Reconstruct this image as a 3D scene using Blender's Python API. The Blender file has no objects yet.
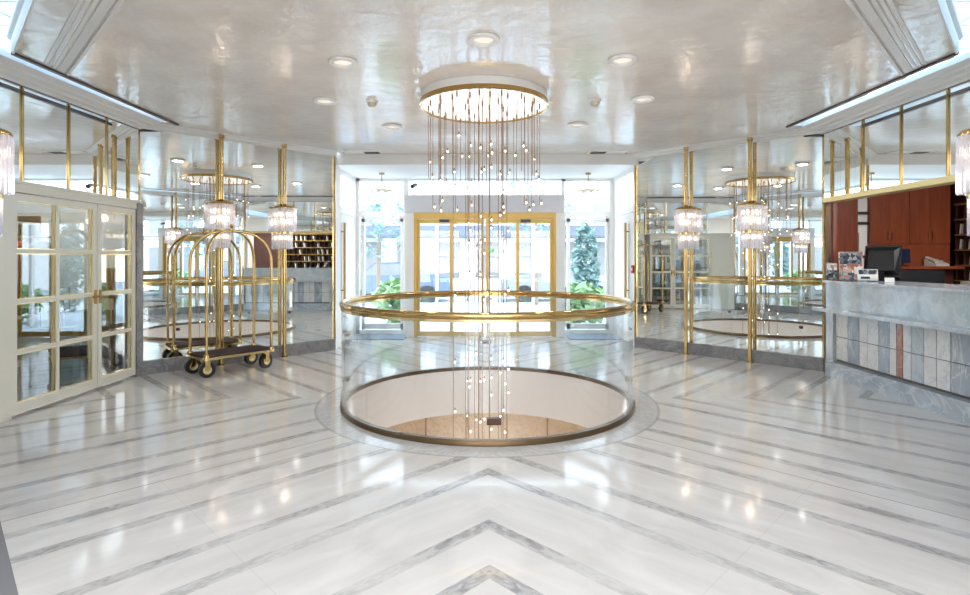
import bpy, bmesh, math, random
from mathutils import Vector, Matrix
random.seed(7)
PI = math.pi
S = bpy.context.scene
C = S.collection

# ------------------------------------------------------------------ helpers
def lin(h):
    h = h.lstrip('#')
    out = []
    for i in (0, 2, 4):
        c = int(h[i:i+2], 16) / 255
        out.append(c / 12.92 if c <= 0.04045 else ((c + 0.055) / 1.055) ** 2.4)
    return (*out, 1.0)

def newmat(name):
    m = bpy.data.materials.new(name); m.use_nodes = True
    nt = m.node_tree; nt.nodes.clear()
    out = nt.nodes.new('ShaderNodeOutputMaterial')
    return m, nt, out

def N(nt, t, **kw):
    n = nt.nodes.new(t)
    for k, v in kw.items():
        if k.startswith('i_'):
            n.inputs[k[2:].replace('_', ' ')].default_value = v
        else:
            setattr(n, k, v)
    return n

def pbr(name, col, rough=0.5, metal=0.0, spec=0.5, coat=0.0, noise=None, bump=None, emit=None):
    """noise = (scale, colour2, detail) ; bump = (scale, strength)"""
    m, nt, out = newmat(name)
    b = N(nt, 'ShaderNodeBsdfPrincipled')
    c = lin(col)
    b.inputs['Base Color'].default_value = c
    b.inputs['Roughness'].default_value = rough
    b.inputs['Metallic'].default_value = metal
    b.inputs['Specular IOR Level'].default_value = spec
    b.inputs['Coat Weight'].default_value = coat
    b.inputs['Coat Roughness'].default_value = 0.08
    geo = N(nt, 'ShaderNodeNewGeometry')
    if noise:
        t = N(nt, 'ShaderNodeTexNoise'); t.inputs['Scale'].default_value = noise[0]
        t.inputs['Detail'].default_value = noise[2] if len(noise) > 2 else 4
        nt.links.new(geo.outputs['Position'], t.inputs['Vector'])
        r = N(nt, 'ShaderNodeValToRGB')
        r.color_ramp.elements[0].position = 0.35; r.color_ramp.elements[1].position = 0.65
        r.color_ramp.elements[0].color = c; r.color_ramp.elements[1].color = lin(noise[1])
        nt.links.new(t.outputs['Fac'], r.inputs['Fac'])
        nt.links.new(r.outputs['Color'], b.inputs['Base Color'])
    if bump:
        t = N(nt, 'ShaderNodeTexNoise'); t.inputs['Scale'].default_value = bump[0]; t.inputs['Detail'].default_value = 3
        nt.links.new(geo.outputs['Position'], t.inputs['Vector'])
        bp = N(nt, 'ShaderNodeBump'); bp.inputs['Strength'].default_value = bump[1]; bp.inputs['Distance'].default_value = 0.02
        nt.links.new(t.outputs['Fac'], bp.inputs['Height'])
        nt.links.new(bp.outputs['Normal'], b.inputs['Normal'])
    if emit:
        b.inputs['Emission Color'].default_value = lin(emit[0]); b.inputs['Emission Strength'].default_value = emit[1]
    nt.links.new(b.outputs[0], out.inputs[0])
    return m

def emis(name, col, st):
    m, nt, out = newmat(name)
    e = N(nt, 'ShaderNodeEmission'); e.inputs[0].default_value = lin(col); e.inputs[1].default_value = st
    nt.links.new(e.outputs[0], out.inputs[0])
    return m

def glass(name, tint='FFFFFF', f0=0.04, boost=1.0, rough=0.0, body=None):
    """thin clear glass: transparent with a fresnel reflection, optional milky body"""
    m, nt, out = newmat(name)
    tr = N(nt, 'ShaderNodeBsdfTransparent'); tr.inputs[0].default_value = lin(tint)
    gl = N(nt, 'ShaderNodeBsdfGlossy'); gl.inputs['Roughness'].default_value = rough
    gl.inputs[0].default_value = (1, 1, 1, 1)
    lw = N(nt, 'ShaderNodeLayerWeight'); lw.inputs['Blend'].default_value = 0.5
    p = N(nt, 'ShaderNodeMath', operation='POWER'); p.inputs[1].default_value = 4.0
    nt.links.new(lw.outputs['Facing'], p.inputs[0])
    ma = N(nt, 'ShaderNodeMath', operation='MULTIPLY_ADD'); ma.use_clamp = True
    ma.inputs[1].default_value = (1 - f0) * boost; ma.inputs[2].default_value = f0
    nt.links.new(p.outputs[0], ma.inputs[0])
    mx = N(nt, 'ShaderNodeMixShader')
    nt.links.new(ma.outputs[0], mx.inputs[0])
    src = tr
    if body:
        d = N(nt, 'ShaderNodeBsdfTranslucent'); d.inputs[0].default_value = lin(body[0])
        d2 = N(nt, 'ShaderNodeBsdfDiffuse'); d2.inputs[0].default_value = lin(body[0])
        m0 = N(nt, 'ShaderNodeMixShader'); m0.inputs[0].default_value = 0.5
        nt.links.new(d.outputs[0], m0.inputs[1]); nt.links.new(d2.outputs[0], m0.inputs[2])
        m2 = N(nt, 'ShaderNodeMixShader'); m2.inputs[0].default_value = body[1]
        nt.links.new(tr.outputs[0], m2.inputs[1]); nt.links.new(m0.outputs[0], m2.inputs[2])
        src = m2
    nt.links.new(src.outputs[0], mx.inputs[1]); nt.links.new(gl.outputs[0], mx.inputs[2])
    nt.links.new(mx.outputs[0], out.inputs[0])
    return m

def marble(name, c1, c2, vein, scale=1.5, rough=0.2, stretch=(1, 1, 1), veinpos=0.5, veinw=0.03):
    m, nt, out = newmat(name)
    b = N(nt, 'ShaderNodeBsdfPrincipled'); b.inputs['Roughness'].default_value = rough
    geo = N(nt, 'ShaderNodeNewGeometry')
    mp = N(nt, 'ShaderNodeMapping'); mp.inputs['Scale'].default_value = stretch
    nt.links.new(geo.outputs['Position'], mp.inputs[0])
    n1 = N(nt, 'ShaderNodeTexNoise'); n1.inputs['Scale'].default_value = scale; n1.inputs['Detail'].default_value = 6
    n1.inputs['Distortion'].default_value = 1.2
    n2 = N(nt, 'ShaderNodeTexNoise'); n2.inputs['Scale'].default_value = scale * 0.7; n2.inputs['Detail'].default_value = 8
    n2.inputs['Distortion'].default_value = 2.5
    for n in (n1, n2): nt.links.new(mp.outputs[0], n.inputs['Vector'])
    r1 = N(nt, 'ShaderNodeValToRGB')
    r1.color_ramp.elements[0].position = 0.35; r1.color_ramp.elements[1].position = 0.68
    r1.color_ramp.elements[0].color = lin(c1); r1.color_ramp.elements[1].color = lin(c2)
    nt.links.new(n1.outputs['Fac'], r1.inputs[0])
    r2 = N(nt, 'ShaderNodeValToRGB')
    e = r2.color_ramp.elements
    e[0].position = veinpos - veinw; e[0].color = (0, 0, 0, 1)
    e[1].position = veinpos + veinw; e[1].color = (0, 0, 0, 1)
    k = e.new(veinpos); k.color = (0.8, 0.8, 0.8, 1)
    nt.links.new(n2.outputs['Fac'], r2.inputs[0])
    mx = N(nt, 'ShaderNodeMix', data_type='RGBA'); mx.inputs[7].default_value = lin(vein)
    nt.links.new(r2.outputs[0], mx.inputs[0]); nt.links.new(r1.outputs[0], mx.inputs[6])
    nt.links.new(mx.outputs[2], b.inputs['Base Color'])
    nt.links.new(b.outputs[0], out.inputs[0])
    return m

class MB:
    def __init__(s, mats=None):
        s.bm = bmesh.new(); s.mi = 0
    def _tag(s, faces):
        for f in faces: f.material_index = s.mi
    def face(s, pts):
        vs = [s.bm.verts.new(p) for p in pts]
        f = s.bm.faces.new(vs); f.material_index = s.mi; return f
    def hexa(s, p):
        v = [s.bm.verts.new(q) for q in p]
        for idx in ((0, 3, 2, 1), (4, 5, 6, 7), (0, 1, 5, 4), (1, 2, 6, 5), (2, 3, 7, 6), (3, 0, 4, 7)):
            s._tag([s.bm.faces.new([v[i] for i in idx])])
        return s
    def box(s, x0, x1, y0, y1, z0, z1, M=None):
        if x1 < x0: x0, x1 = x1, x0
        if y1 < y0: y0, y1 = y1, y0
        p = [Vector(q) for q in ((x0, y0, z0), (x1, y0, z0), (x1, y1, z0), (x0, y1, z0),
                                 (x0, y0, z1), (x1, y0, z1), (x1, y1, z1), (x0, y1, z1))]
        if M is not None: p = [M @ q for q in p]
        return s.hexa(p)
    def wall(s, a, b, t0, t1, z0, z1, u0=0.0, u1=1.0):
        """slab along a->b (2D) from fraction u0..u1, offset to the right by t0..t1"""
        a = Vector(a); b = Vector(b); d = (b - a).normalized(); n = Vector((d.y, -d.x))
        p0 = a.lerp(b, u0); p1 = a.lerp(b, u1)
        q = [p0 + n * t0, p1 + n * t0, p1 + n * t1, p0 + n * t1]
        # ccw order from above
        area = sum(q[i].x * q[(i+1) % 4].y - q[(i+1) % 4].x * q[i].y for i in range(4))
        if area < 0: q.reverse()
        return s.hexa([(*v, z0) for v in q] + [(*v, z1) for v in q])
    def prism(s, poly, z0, z1, M=None):
        area = sum(poly[i][0] * poly[(i+1) % len(poly)][1] - poly[(i+1) % len(poly)][0] * poly[i][1] for i in range(len(poly)))
        if area < 0: poly = poly[::-1]
        lo = [Vector((x, y, z0)) for x, y in poly]; hi = [Vector((x, y, z1)) for x, y in poly]
        if M is not None: lo = [M @ q for q in lo]; hi = [M @ q for q in hi]
        lo = [s.bm.verts.new(q) for q in lo]; hi = [s.bm.verts.new(q) for q in hi]
        n = len(poly)
        fs = [s.bm.faces.new(lo[::-1]), s.bm.faces.new(hi)]
        for i in range(n): fs.append(s.bm.faces.new([lo[i], lo[(i+1) % n], hi[(i+1) % n], hi[i]]))
        s._tag(fs); return s
    def cyl(s, p0, p1, r0, r1=None, seg=16, caps=True):
        if r1 is None: r1 = r0
        p0 = Vector(p0); p1 = Vector(p1); d = (p1 - p0).normalized()
        up = Vector((0, 0, 1)) if abs(d.z) < 0.99 else Vector((1, 0, 0))
        a = d.cross(up).normalized(); b = d.cross(a)
        A = []; B = []
        for i in range(seg):
            t = 2 * PI * i / seg; v = a * math.cos(t) + b * math.sin(t)
            A.append(s.bm.verts.new(p0 + v * r0)); B.append(s.bm.verts.new(p1 + v * r1))
        fs = []
        for i in range(seg):
            j = (i + 1) % seg; fs.append(s.bm.faces.new([A[i], A[j], B[j], B[i]]))
        if caps: fs += [s.bm.faces.new(A[::-1]), s.bm.faces.new(B)]
        s._tag(fs); return s
    def lathe(s, prof, c=(0, 0, 0), seg=32, a0=0.0, a1=2 * PI, closed=False, M=None):
        """prof list of (r,z); closed=True joins last to first"""
        full = abs(a1 - a0 - 2 * PI) < 1e-6
        n = seg if full else seg + 1
        c = Vector(c); cols = []
        for i in range(n):
            t = a0 + (a1 - a0) * i / seg
            col = []
            for r, z in prof:
                q = c + Vector((r * math.cos(t), r * math.sin(t), z))
                if M is not None: q = M @ q
                col.append(s.bm.verts.new(q))
            cols.append(col)
        fs = []; k = len(prof)
        for i in range(seg):
            A = cols[i]; B = cols[(i + 1) % n]
            for j in range(k if closed else k - 1):
                jj = (j + 1) % k
                fs.append(s.bm.faces.new([A[j], B[j], B[jj], A[jj]]))
        if closed and not full:
            fs.append(s.bm.faces.new(cols[0])); fs.append(s.bm.faces.new(cols[-1][::-1]))
        s._tag(fs); return s
    def tube(s, pts, r, seg=10, closed=False):
        pts = [Vector(p) for p in pts]; n = len(pts); rings = []
        prev = None
        for i, p in enumerate(pts):
            if closed: d = (pts[(i+1) % n] - pts[i-1]).normalized()
            else: d = (pts[min(i+1, n-1)] - pts[max(i-1, 0)]).normalized()
            if prev is None:
                up = Vector((0, 0, 1)) if abs(d.z) < 0.95 else Vector((1, 0, 0))
                a = d.cross(up).normalized()
            else:
                a = (prev - d * prev.dot(d)).normalized()
            prev = a; b = d.cross(a)
            rings.append([s.bm.verts.new(p + (a * math.cos(2*PI*k/seg) + b * math.sin(2*PI*k/seg)) * r) for k in range(seg)])
        fs = []
        for i in range(n if closed else n - 1):
            A = rings[i]; B = rings[(i+1) % n]
            for k in range(seg):
                kk = (k+1) % seg; fs.append(s.bm.faces.new([A[k], A[kk], B[kk], B[k]]))
        if not closed: fs += [s.bm.faces.new(rings[0][::-1]), s.bm.faces.new(rings[-1])]
        s._tag(fs); return s
    def sphere(s, c, r, seg=12, rings=8, sc=(1, 1, 1)):
        prof = [(max(1e-4, r * math.sin(PI * i / rings)), -r * math.cos(PI * i / rings)) for i in range(rings + 1)]
        M = Matrix.Translation(Vector(c)) @ Matrix.Diagonal((*sc, 1))
        return s.lathe(prof, seg=seg, M=M)
    def sweep(s, path, prof, sign=1):
        """prof: list of (offset to the right*sign, z) closed; path 2D open"""
        P = [Vector(p) for p in path]
        def off(d):
            res = []
            for i in range(len(P)):
                if i == 0: dd = (P[1]-P[0]).normalized(); res.append(P[0] + Vector((dd.y, -dd.x)) * d)
                elif i == len(P)-1: dd = (P[-1]-P[-2]).normalized(); res.append(P[-1] + Vector((dd.y, -dd.x)) * d)
                else:
                    d1 = (P[i]-P[i-1]).normalized(); d2 = (P[i+1]-P[i]).normalized()
                    n1 = Vector((d1.y, -d1.x)); n2 = Vector((d2.y, -d2.x)); b = (n1+n2).normalized()
                    res.append(P[i] + b * (d / b.dot(n1)))
            return res
        cols = [[s.bm.verts.new((*q, z)) for q in off(sign * d)] for d, z in prof]
        k = len(prof); fs = []
        for j in range(k):
            A = cols[j]; B = cols[(j+1) % k]
            for i in range(len(P)-1): fs.append(s.bm.faces.new([A[i], A[i+1], B[i+1], B[i]]))
        fs.append(s.bm.faces.new([c[0] for c in cols])); fs.append(s.bm.faces.new([c[-1] for c in cols][::-1]))
        s._tag(fs); return s
    def build(s, name, mat, parent=None, smooth=True, bevel=0.0, world=False):
        bm = s.bm
        if bevel > 0:
            es = [e for e in bm.edges if len(e.link_faces) == 2 and e.calc_face_angle(0) > 0.6]
            if es: bmesh.ops.bevel(bm, geom=es, offset=bevel, segments=2, affect='EDGES', clamp_overlap=True)
        bmesh.ops.recalc_face_normals(bm, faces=bm.faces[:])
        loc = Vector((0, 0, 0))
        if parent is None:
            xs = [v.co.x for v in bm.verts]; ys = [v.co.y for v in bm.verts]; zs = [v.co.z for v in bm.verts]
            loc = Vector(((min(xs)+max(xs))/2, (min(ys)+max(ys))/2, min(zs)))
            bmesh.ops.translate(bm, verts=bm.verts[:], vec=-loc)
        elif world:
            w = Vector((0, 0, 0)); q = parent
            while q is not None: w += Vector(q.location); q = q.parent
            bmesh.ops.translate(bm, verts=bm.verts[:], vec=-w)
        me = bpy.data.meshes.new(name); bm.to_mesh(me); bm.free()
        for m in (mat if isinstance(mat, (list, tuple)) else [mat]): me.materials.append(m)
        if smooth:
            me.shade_smooth(); me.set_sharp_from_angle(angle=math.radians(35))
        o = bpy.data.objects.new(name, me); C.objects.link(o)
        o.location = loc
        if parent is not None: o.parent = parent
        return o

def tag(o, label=None, cat=None, group=None, kind=None):
    if label: o['label'] = label
    if cat: o['category'] = cat
    if group: o['group'] = group
    if kind: o['kind'] = kind
    return o

def thing(name, label, cat, loc=(0, 0, 0), rz=0.0, group=None, kind=None):
    o = bpy.data.objects.new(name, None); C.objects.link(o); o.empty_display_size = 0.1
    o.location = loc; o.rotation_euler = (0, 0, rz)
    return tag(o, label, cat, group, kind)

def kids(o): return [c for c in bpy.data.objects if c.parent == o]
def dup(root, loc, rz=None, label=None):
    r = root.copy(); C.objects.link(r); r.location = loc
    if rz is not None: r.rotation_euler = (0, 0, rz)
    if label: r['label'] = label
    for ch in kids(root):
        c = ch.copy(); C.objects.link(c); c.parent = r
        for g in kids(ch):
            d = g.copy(); C.objects.link(d); d.parent = c
    return r

def struct(o, label, cat): return tag(o, label, cat, kind='structure')

# ------------------------------------------------------------------ materials
M = {}
M['white'] = pbr('white_paint', 'E9E7E4', 0.45)
M['plaster'] = pbr('white_plaster', 'E4E1DC', 0.6)
M['cream'] = pbr('cream_lacquer', 'DAD6C8', 0.3)
M['ceil'] = pbr('polished_stucco', 'DDD5CF', 0.12, spec=0.7, noise=(2.2, 'E8E4DE', 5), bump=(7.0, 0.28))
M['brass'] = pbr('polished_brass', 'C2A36C', 0.13, 1.0, noise=(1.5, 'B49258', 3))
M['brass_light'] = pbr('pale_brass', 'DCC492', 0.18, 1.0)
M['gold_frame'] = pbr('satin_gold_frame', 'B2904C', 0.35, 0.6)
M['bronze'] = pbr('dark_bronze', '64503A', 0.3, 0.8)
M['bronze_dark'] = pbr('brown_trim', '4A2E22', 0.4, 0.3)
M['copper'] = pbr('copper_wire', '9A7B62', 0.35, 0.6)
M['mirror'] = pbr('mirror_silver', 'F0F3F2', 0.008, 1.0)
M['chrome'] = pbr('polished_steel', 'F2F0EC', 0.05, 1.0)
M['glass'] = glass('clear_glass', 'FAFCFC', 0.03, 0.5)
M['ring_glass'] = glass('balustrade_glass', 'FAFCFD', 0.05, 1.0)
M['door_glass'] = glass('door_glass', 'D0D6D6', 0.17, 0.9)
M['crystal'] = glass('crystal_prisms', 'FAFBFF', 0.12, 1.0, 0.05, body=('EEF0FB', 0.30))
M['ball_glass'] = glass('ball_glass', 'FFFFFF', 0.12, 1.0)
M['bulb'] = emis('warm_bulb', 'FFE4C0', 5)
M['spark'] = emis('spark_bulb', 'FFEAD6', 10)
M['lamp'] = emis('downlight_lens', 'FFF4E6', 0.75)  # lens of an unlit downlight, dim glow added close to the ceiling tone
M['cove_tube'] = emis('cove_tube', 'FFFFFF', 3)
M['panel_light'] = emis('panel_light', 'FFFFFF', 3)
M['plinth'] = marble('grey_marble', '8A8888', '706F74', '949292', 5, 0.22)
M['counter'] = marble('blue_grey_marble', 'C4CBCF', 'A6B2BA', 'CCD2D5', 3.5, 0.08)
M['slab'] = marble('light_grey_marble', 'C2C6C8', 'AEB4B8', '9AA1A6', 6.0, 0.12)
M['tile_white'] = marble('white_marble_tile', 'D4D4D2', 'C9CACA', 'B4B7BA', 4, 0.15)
M['tile_grey'] = marble('grey_marble_tile', 'A4ABB4', '8B94A0', 'C4C8CE', 5, 0.15, (1, 1, 0.4))
M['tile_pale'] = marble('pale_marble_tile', 'BCC3C7', 'ACB4B9', '98A2A9', 4, 0.15)
M['tile_red'] = marble('red_marble_tile', 'A8705E', '955E50', 'C79A86', 7, 0.15)
M['joint'] = pbr('dark_joint', '5A5650', 0.7)
M['fascia'] = pbr('void_plaster', 'CDCAC8', 0.6)
M['tan'] = marble('tan_marble', 'C6B296', 'BBA588', 'AD9474', 4, 0.3)
def wood(name, c1, c2, rough=0.3):
    m, nt, out = newmat(name)
    b = N(nt, 'ShaderNodeBsdfPrincipled'); b.inputs['Roughness'].default_value = rough
    geo = N(nt, 'ShaderNodeNewGeometry')
    mp = N(nt, 'ShaderNodeMapping'); mp.inputs['Scale'].default_value = (9, 9, 0.8)
    nt.links.new(geo.outputs['Position'], mp.inputs[0])
    n = N(nt, 'ShaderNodeTexNoise'); n.inputs['Scale'].default_value = 3; n.inputs['Detail'].default_value = 7
    n.inputs['Distortion'].default_value = 0.6
    nt.links.new(mp.outputs[0], n.inputs['Vector'])
    r = N(nt, 'ShaderNodeValToRGB'); r.color_ramp.elements[0].position = 0.3; r.color_ramp.elements[1].position = 0.7
    r.color_ramp.elements[0].color = lin(c1); r.color_ramp.elements[1].color = lin(c2)
    nt.links.new(n.outputs['Fac'], r.inputs[0]); nt.links.new(r.outputs[0], b.inputs['Base Color'])
    nt.links.new(b.outputs[0], out.inputs[0]); return m
M['mahogany'] = wood('mahogany', '7C3A22', '92492C')
M['dark_wood'] = wood('dark_wood', '3A2019', '4A2A20')
M['black'] = pbr('black_plastic', '15171B', 0.35)
M['rubber'] = pbr('black_rubber', '191919', 0.55)
M['carpet'] = pbr('maroon_carpet', '2E1A16', 0.9, noise=(60, '3C231E', 2))
M['paper'] = pbr('white_paper', 'ECEAE4', 0.6)
M['phone'] = pbr('beige_plastic', 'CFCABC', 0.4)
M['navy'] = pbr('navy_screen', '22304A', 0.2)
M['orange'] = pbr('orange_print', 'C96A3C', 0.5)
def printed(name, cols, sc):
    m, nt, out = newmat(name); b = N(nt, 'ShaderNodeBsdfPrincipled'); b.inputs['Roughness'].default_value = .3
    geo = N(nt, 'ShaderNodeNewGeometry'); v = N(nt, 'ShaderNodeTexVoronoi'); v.inputs['Scale'].default_value = sc
    nt.links.new(geo.outputs['Position'], v.inputs['Vector'])
    sp_ = N(nt, 'ShaderNodeSeparateColor'); nt.links.new(v.outputs['Color'], sp_.inputs[0])
    r = N(nt, 'ShaderNodeValToRGB'); r.color_ramp.interpolation = 'CONSTANT'; e = r.color_ramp.elements
    e[0].color = lin(cols[0]); e[1].position = .999; e[1].color = lin(cols[-1])
    for i, c in enumerate(cols[1:], 1):
        k = e.new(i/len(cols)); k.color = lin(c)
    nt.links.new(sp_.outputs[0], r.inputs[0]); nt.links.new(r.outputs[0], b.inputs['Base Color']); nt.links.new(b.outputs[0], out.inputs[0]); return m
M['print_warm'] = printed('warm_print', ['C9A48C', 'D8D2C6', '8E8A86', 'B4643C', 'E2DDD4'], 28)
M['print_dark'] = printed('dark_print', ['5E6670', '3C4048', 'A8A8A4', '70808C', '2C2E34'], 28)
M['teal'] = pbr('teal_print', '6E8A92', 0.5)
M['red'] = pbr('red_cloth', 'B3202E', 0.8)
M['olive'] = pbr('olive_cloth', '6E6A50', 0.85)
M['rose'] = pbr('rose_cloth', 'D9B9BA', 0.85)
M['grey_plastic'] = pbr('grey_plastic', 'B9B9B6', 0.4)
M['detector'] = pbr('detector_plastic', 'C9C1B2', 0.5)
M['dark_slot'] = pbr('dark_slot', '3C3A38', 0.6)
M['mat_blue'] = pbr('doormat', '6E7A86', 0.9, noise=(80, '7E8994', 2))
M['tancase'] = pbr('tan_leather', '9A6A3A', 0.5)
M['green_sign'] = emis('exit_green', '2E9E4A', 1.2)
M['leaf'] = pbr('leaf_green', '82A46A', 0.6, noise=(5, '9CB884', 2))
M['leaf_dark'] = pbr('leaf_dark', '57787A', 0.6, noise=(5, '7F9A94', 2))
M['bark'] = pbr('bark', '7A6A58', 0.8)
M['facade'] = pbr('pale_facade', 'DCDFE2', 0.7)
M['win_blue'] = pbr('facade_window', '74767A', 0.5)
M['awning'] = pbr('awning_cloth', '555C68', 0.7)
M['paving'] = pbr('paving', 'D6D8DA', 0.7, noise=(3, 'CDD0D3', 4))
M['road'] = pbr('road', 'A9AFB6', 0.8)
M['car_paint'] = pbr('silver_car', '8E9298', 0.25, 0.3)
M['car_blue'] = pbr('blue_car', '66738A', 0.25, 0.3)

# floor: white marble with mirrored diagonal bands of grey marble
def floor_mat():
    m, nt, out = newmat('striped_marble_floor')
    L = nt.links.new
    b = N(nt, 'ShaderNodeBsdfPrincipled')
    geo = N(nt, 'ShaderNodeNewGeometry'); sep = N(nt, 'ShaderNodeSeparateXYZ'); L(geo.outputs['Position'], sep.inputs[0])
    def mt(op, a, bb=None, c=None):
        n = N(nt, 'ShaderNodeMath', operation=op)
        for i, v in enumerate((a, bb, c)):
            if v is None: continue
            if isinstance(v, (int, float)): n.inputs[i].default_value = v
            else: L(v, n.inputs[i])
        return n.outputs[0]
    X, Y = mt('SUBTRACT', sep.outputs[0], 0.02), sep.outputs[1]
    ax = mt('ABSOLUTE', X); dy = mt('SUBTRACT', Y, 5.7); ay = mt('ABSOLUTE', dy)
    g0 = mt('SUBTRACT', ay, ax); g = mt('ABSOLUTE', g0)
    h = mt('ABSOLUTE', mt('SUBTRACT', mt('FLOORED_MODULO', mt('ADD', g, 0.045), 1.19), 0.595))
    st = mt('LESS_THAN', mt('ABSOLUTE', mt('SUBTRACT', h, 0.225)), 0.058)
    thin = mt('LESS_THAN', g, 0.009)
    # tile seams across the bands
    sx = mt('ADD', ay, ax)
    seam = mt('LESS_THAN', mt('ABSOLUTE', mt('SUBTRACT', mt('FLOORED_MODULO', sx, 1.7), 0.85)), 0.004)
    r2 = mt('SQRT', mt('ADD', mt('MULTIPLY', X, X), mt('MULTIPLY', dy, dy)))
    ring = mt('LESS_THAN', r2, 1.70)
    ringline = mt('LESS_THAN', mt('ABSOLUTE', mt('SUBTRACT', r2, 1.70)), 0.012)
    notring = mt('SUBTRACT', 1.0, ring)
    # marble noise, stretched along the bands
    vec = N(nt, 'ShaderNodeCombineXYZ'); L(mt('MULTIPLY', g0, 3.0), vec.inputs[0]); L(sx, vec.inputs[1])
    n1 = N(nt, 'ShaderNodeTexNoise'); n1.inputs['Scale'].default_value = 1.6; n1.inputs['Detail'].default_value = 7; n1.inputs['Distortion'].default_value = 0.8
    L(vec.outputs[0], n1.inputs['Vector'])
    n2 = N(nt, 'ShaderNodeTexNoise'); n2.inputs['Scale'].default_value = 7.0; n2.inputs['Detail'].default_value = 8; n2.inputs['Distortion'].default_value = 1.5
    L(vec.outputs[0], n2.inputs['Vector'])
    rw = N(nt, 'ShaderNodeValToRGB'); rw.color_ramp.elements[0].position = 0.3; rw.color_ramp.elements[1].position = 0.7
    rw.color_ramp.elements[0].color = lin('C2BDB8'); rw.color_ramp.elements[1].color = lin('D0CBC6'); L(n1.outputs['Fac'], rw.inputs[0])
    rg = N(nt, 'ShaderNodeValToRGB'); rg.color_ramp.elements[0].position = 0.38; rg.color_ramp.elements[1].position = 0.62
    rg.color_ramp.elements[0].color = lin('7E7B7A'); rg.color_ramp.elements[1].color = lin('ADAAA7'); L(n2.outputs['Fac'], rg.inputs[0])
    rr = N(nt, 'ShaderNodeValToRGB'); rr.color_ramp.elements[0].position = 0.38; rr.color_ramp.elements[1].position = 0.62
    rr.color_ramp.elements[0].color = lin('B3B1AF'); rr.color_ramp.elements[1].color = lin('C4C1BE'); L(n2.outputs['Fac'], rr.inputs[0])
    def mix(f, a, c):
        n = N(nt, 'ShaderNodeMix', data_type='RGBA'); L(f, n.inputs[0])
        for i, v in ((6, a), (7, c)):
            if isinstance(v, tuple): n.inputs[i].default_value = v
            else: L(v, n.inputs[i])
        return n.outputs[2]
    n3 = N(nt, 'ShaderNodeTexNoise'); n3.inputs['Scale'].default_value = 0.9; n3.inputs['Detail'].default_value = 5; L(vec.outputs[0], n3.inputs['Vector'])
    fade = N(nt, 'ShaderNodeMapRange'); fade.inputs[1].default_value = 0.38; fade.inputs[2].default_value = 0.6; fade.inputs[3].default_value = 0.28; fade.inputs[4].default_value = 0.85
    L(n3.outputs['Fac'], fade.inputs[0])
    nst = mt('MULTIPLY', st, fade.outputs[0])
    col = mix(nst, rw.outputs[0], rg.outputs[0])
    col = mix(mt('MULTIPLY', seam, 0.25), col, lin('A8A5A0'))
    col = mix(mt('MULTIPLY', thin, 0.7), col, lin('8E8B88'))
    col = mix(ring, col, rr.outputs[0])
    col = mix(mt('MULTIPLY', ringline, 0.45), col, lin('8E8B88'))
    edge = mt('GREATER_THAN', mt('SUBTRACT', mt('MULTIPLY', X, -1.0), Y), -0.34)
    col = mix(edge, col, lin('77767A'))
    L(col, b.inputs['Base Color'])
    b.inputs['Roughness'].default_value = 0.075
    b.inputs['Specular IOR Level'].default_value = 0.55
    bp = N(nt, 'ShaderNodeBump'); bp.inputs['Strength'].default_value = 0.03; bp.inputs['Distance'].default_value = 0.02
    L(n1.outputs['Fac'], bp.inputs['Height']); L(bp.outputs[0], b.inputs['Normal'])
    L(b.outputs[0], out.inputs[0])
    return m
M['floor'] = floor_mat()

# ------------------------------------------------------------------ layout constants (metres; camera at x=0,y=0)
CX, CY = 0.025, 5.70           # centre of the octagonal lobby
RV = 1.432                    # radius of the round opening
ZC = 3.13                    # ceiling
LP = [(-2.35, 2.35), (-4.29, 4.29), (-4.29, 6.80), (-2.385, 8.705)]
RP = [(2.35, 2.35), (4.35, 4.35), (4.35, 7.05), (2.45, 8.95)]

# ------------------------------------------------------------------ floor with round hole
def ring_to_rect(mb, r, x0, x1, y0, y1, z):
    angs = [2*PI*i/96 for i in range(96)]
    for cx, cy in ((x0, y0), (x1, y0), (x1, y1), (x0, y1)): angs.append(math.atan2(cy-CY, cx-CX) % (2*PI))
    angs = sorted(set(angs))
    I = []; O = []
    for t in angs:
        c, s_ = math.cos(t), math.sin(t)
        k = min([((x1-CX)/c if c > 1e-9 else (x0-CX)/c if c < -1e-9 else 1e9), ((y1-CY)/s_ if s_ > 1e-9 else (y0-CY)/s_ if s_ < -1e-9 else 1e9)])
        I.append(mb.bm.verts.new((CX+r*c, CY+r*s_, z))); O.append(mb.bm.verts.new((CX+k*c, CY+k*s_, z)))
    n = len(angs)
    for i in range(n):
        j = (i+1) % n; f = mb.bm.faces.new([I[i], O[i], O[j], I[j]]); f.material_index = mb.mi
mb = MB(); ring_to_rect(mb, RV, -7.6, 8.2, -6.2, 10.7, 0.0)
struct(mb.build('floor', M['floor'], smooth=False), 'white marble floor with diagonal grey marble bands and a round opening', 'floor')
mb = MB(); mb.lathe([(RV, -0.002), (RV, -0.56), (RV+0.12, -0.56), (RV+0.12, -0.002)], (CX, CY, 0), 96, closed=True)
struct(mb.build('trim_1', M['fascia']), 'pale curved edge of the floor slab inside the round opening', 'slab edge')
mb = MB(); mb.lathe([(3.1, -3.4), (3.1, -0.57), (3.2, -0.57), (3.2, -3.4)], (CX, CY, 0), 48, closed=True)
for i in range(30):
    t = 2*PI*i/30; q = Vector((CX+3.095*math.cos(t), CY+3.095*math.sin(t), 0)); mb.mi = 1
    mb.box(-0.012, 0.012, -0.01, 0.01, -3.4, -0.57, Matrix.Translation(q) @ Matrix.Rotation(t+PI/2, 4, 'Z'))
struct(mb.build('wall_lower_level', [M['tan'], M['bronze']]), 'tan marble wall of the lower level seen through the round opening', 'wall')
mb = MB(); mb.lathe([(RV+0.1, -0.58), (3.15, -0.58)], (CX, CY, 0), 64)
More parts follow.
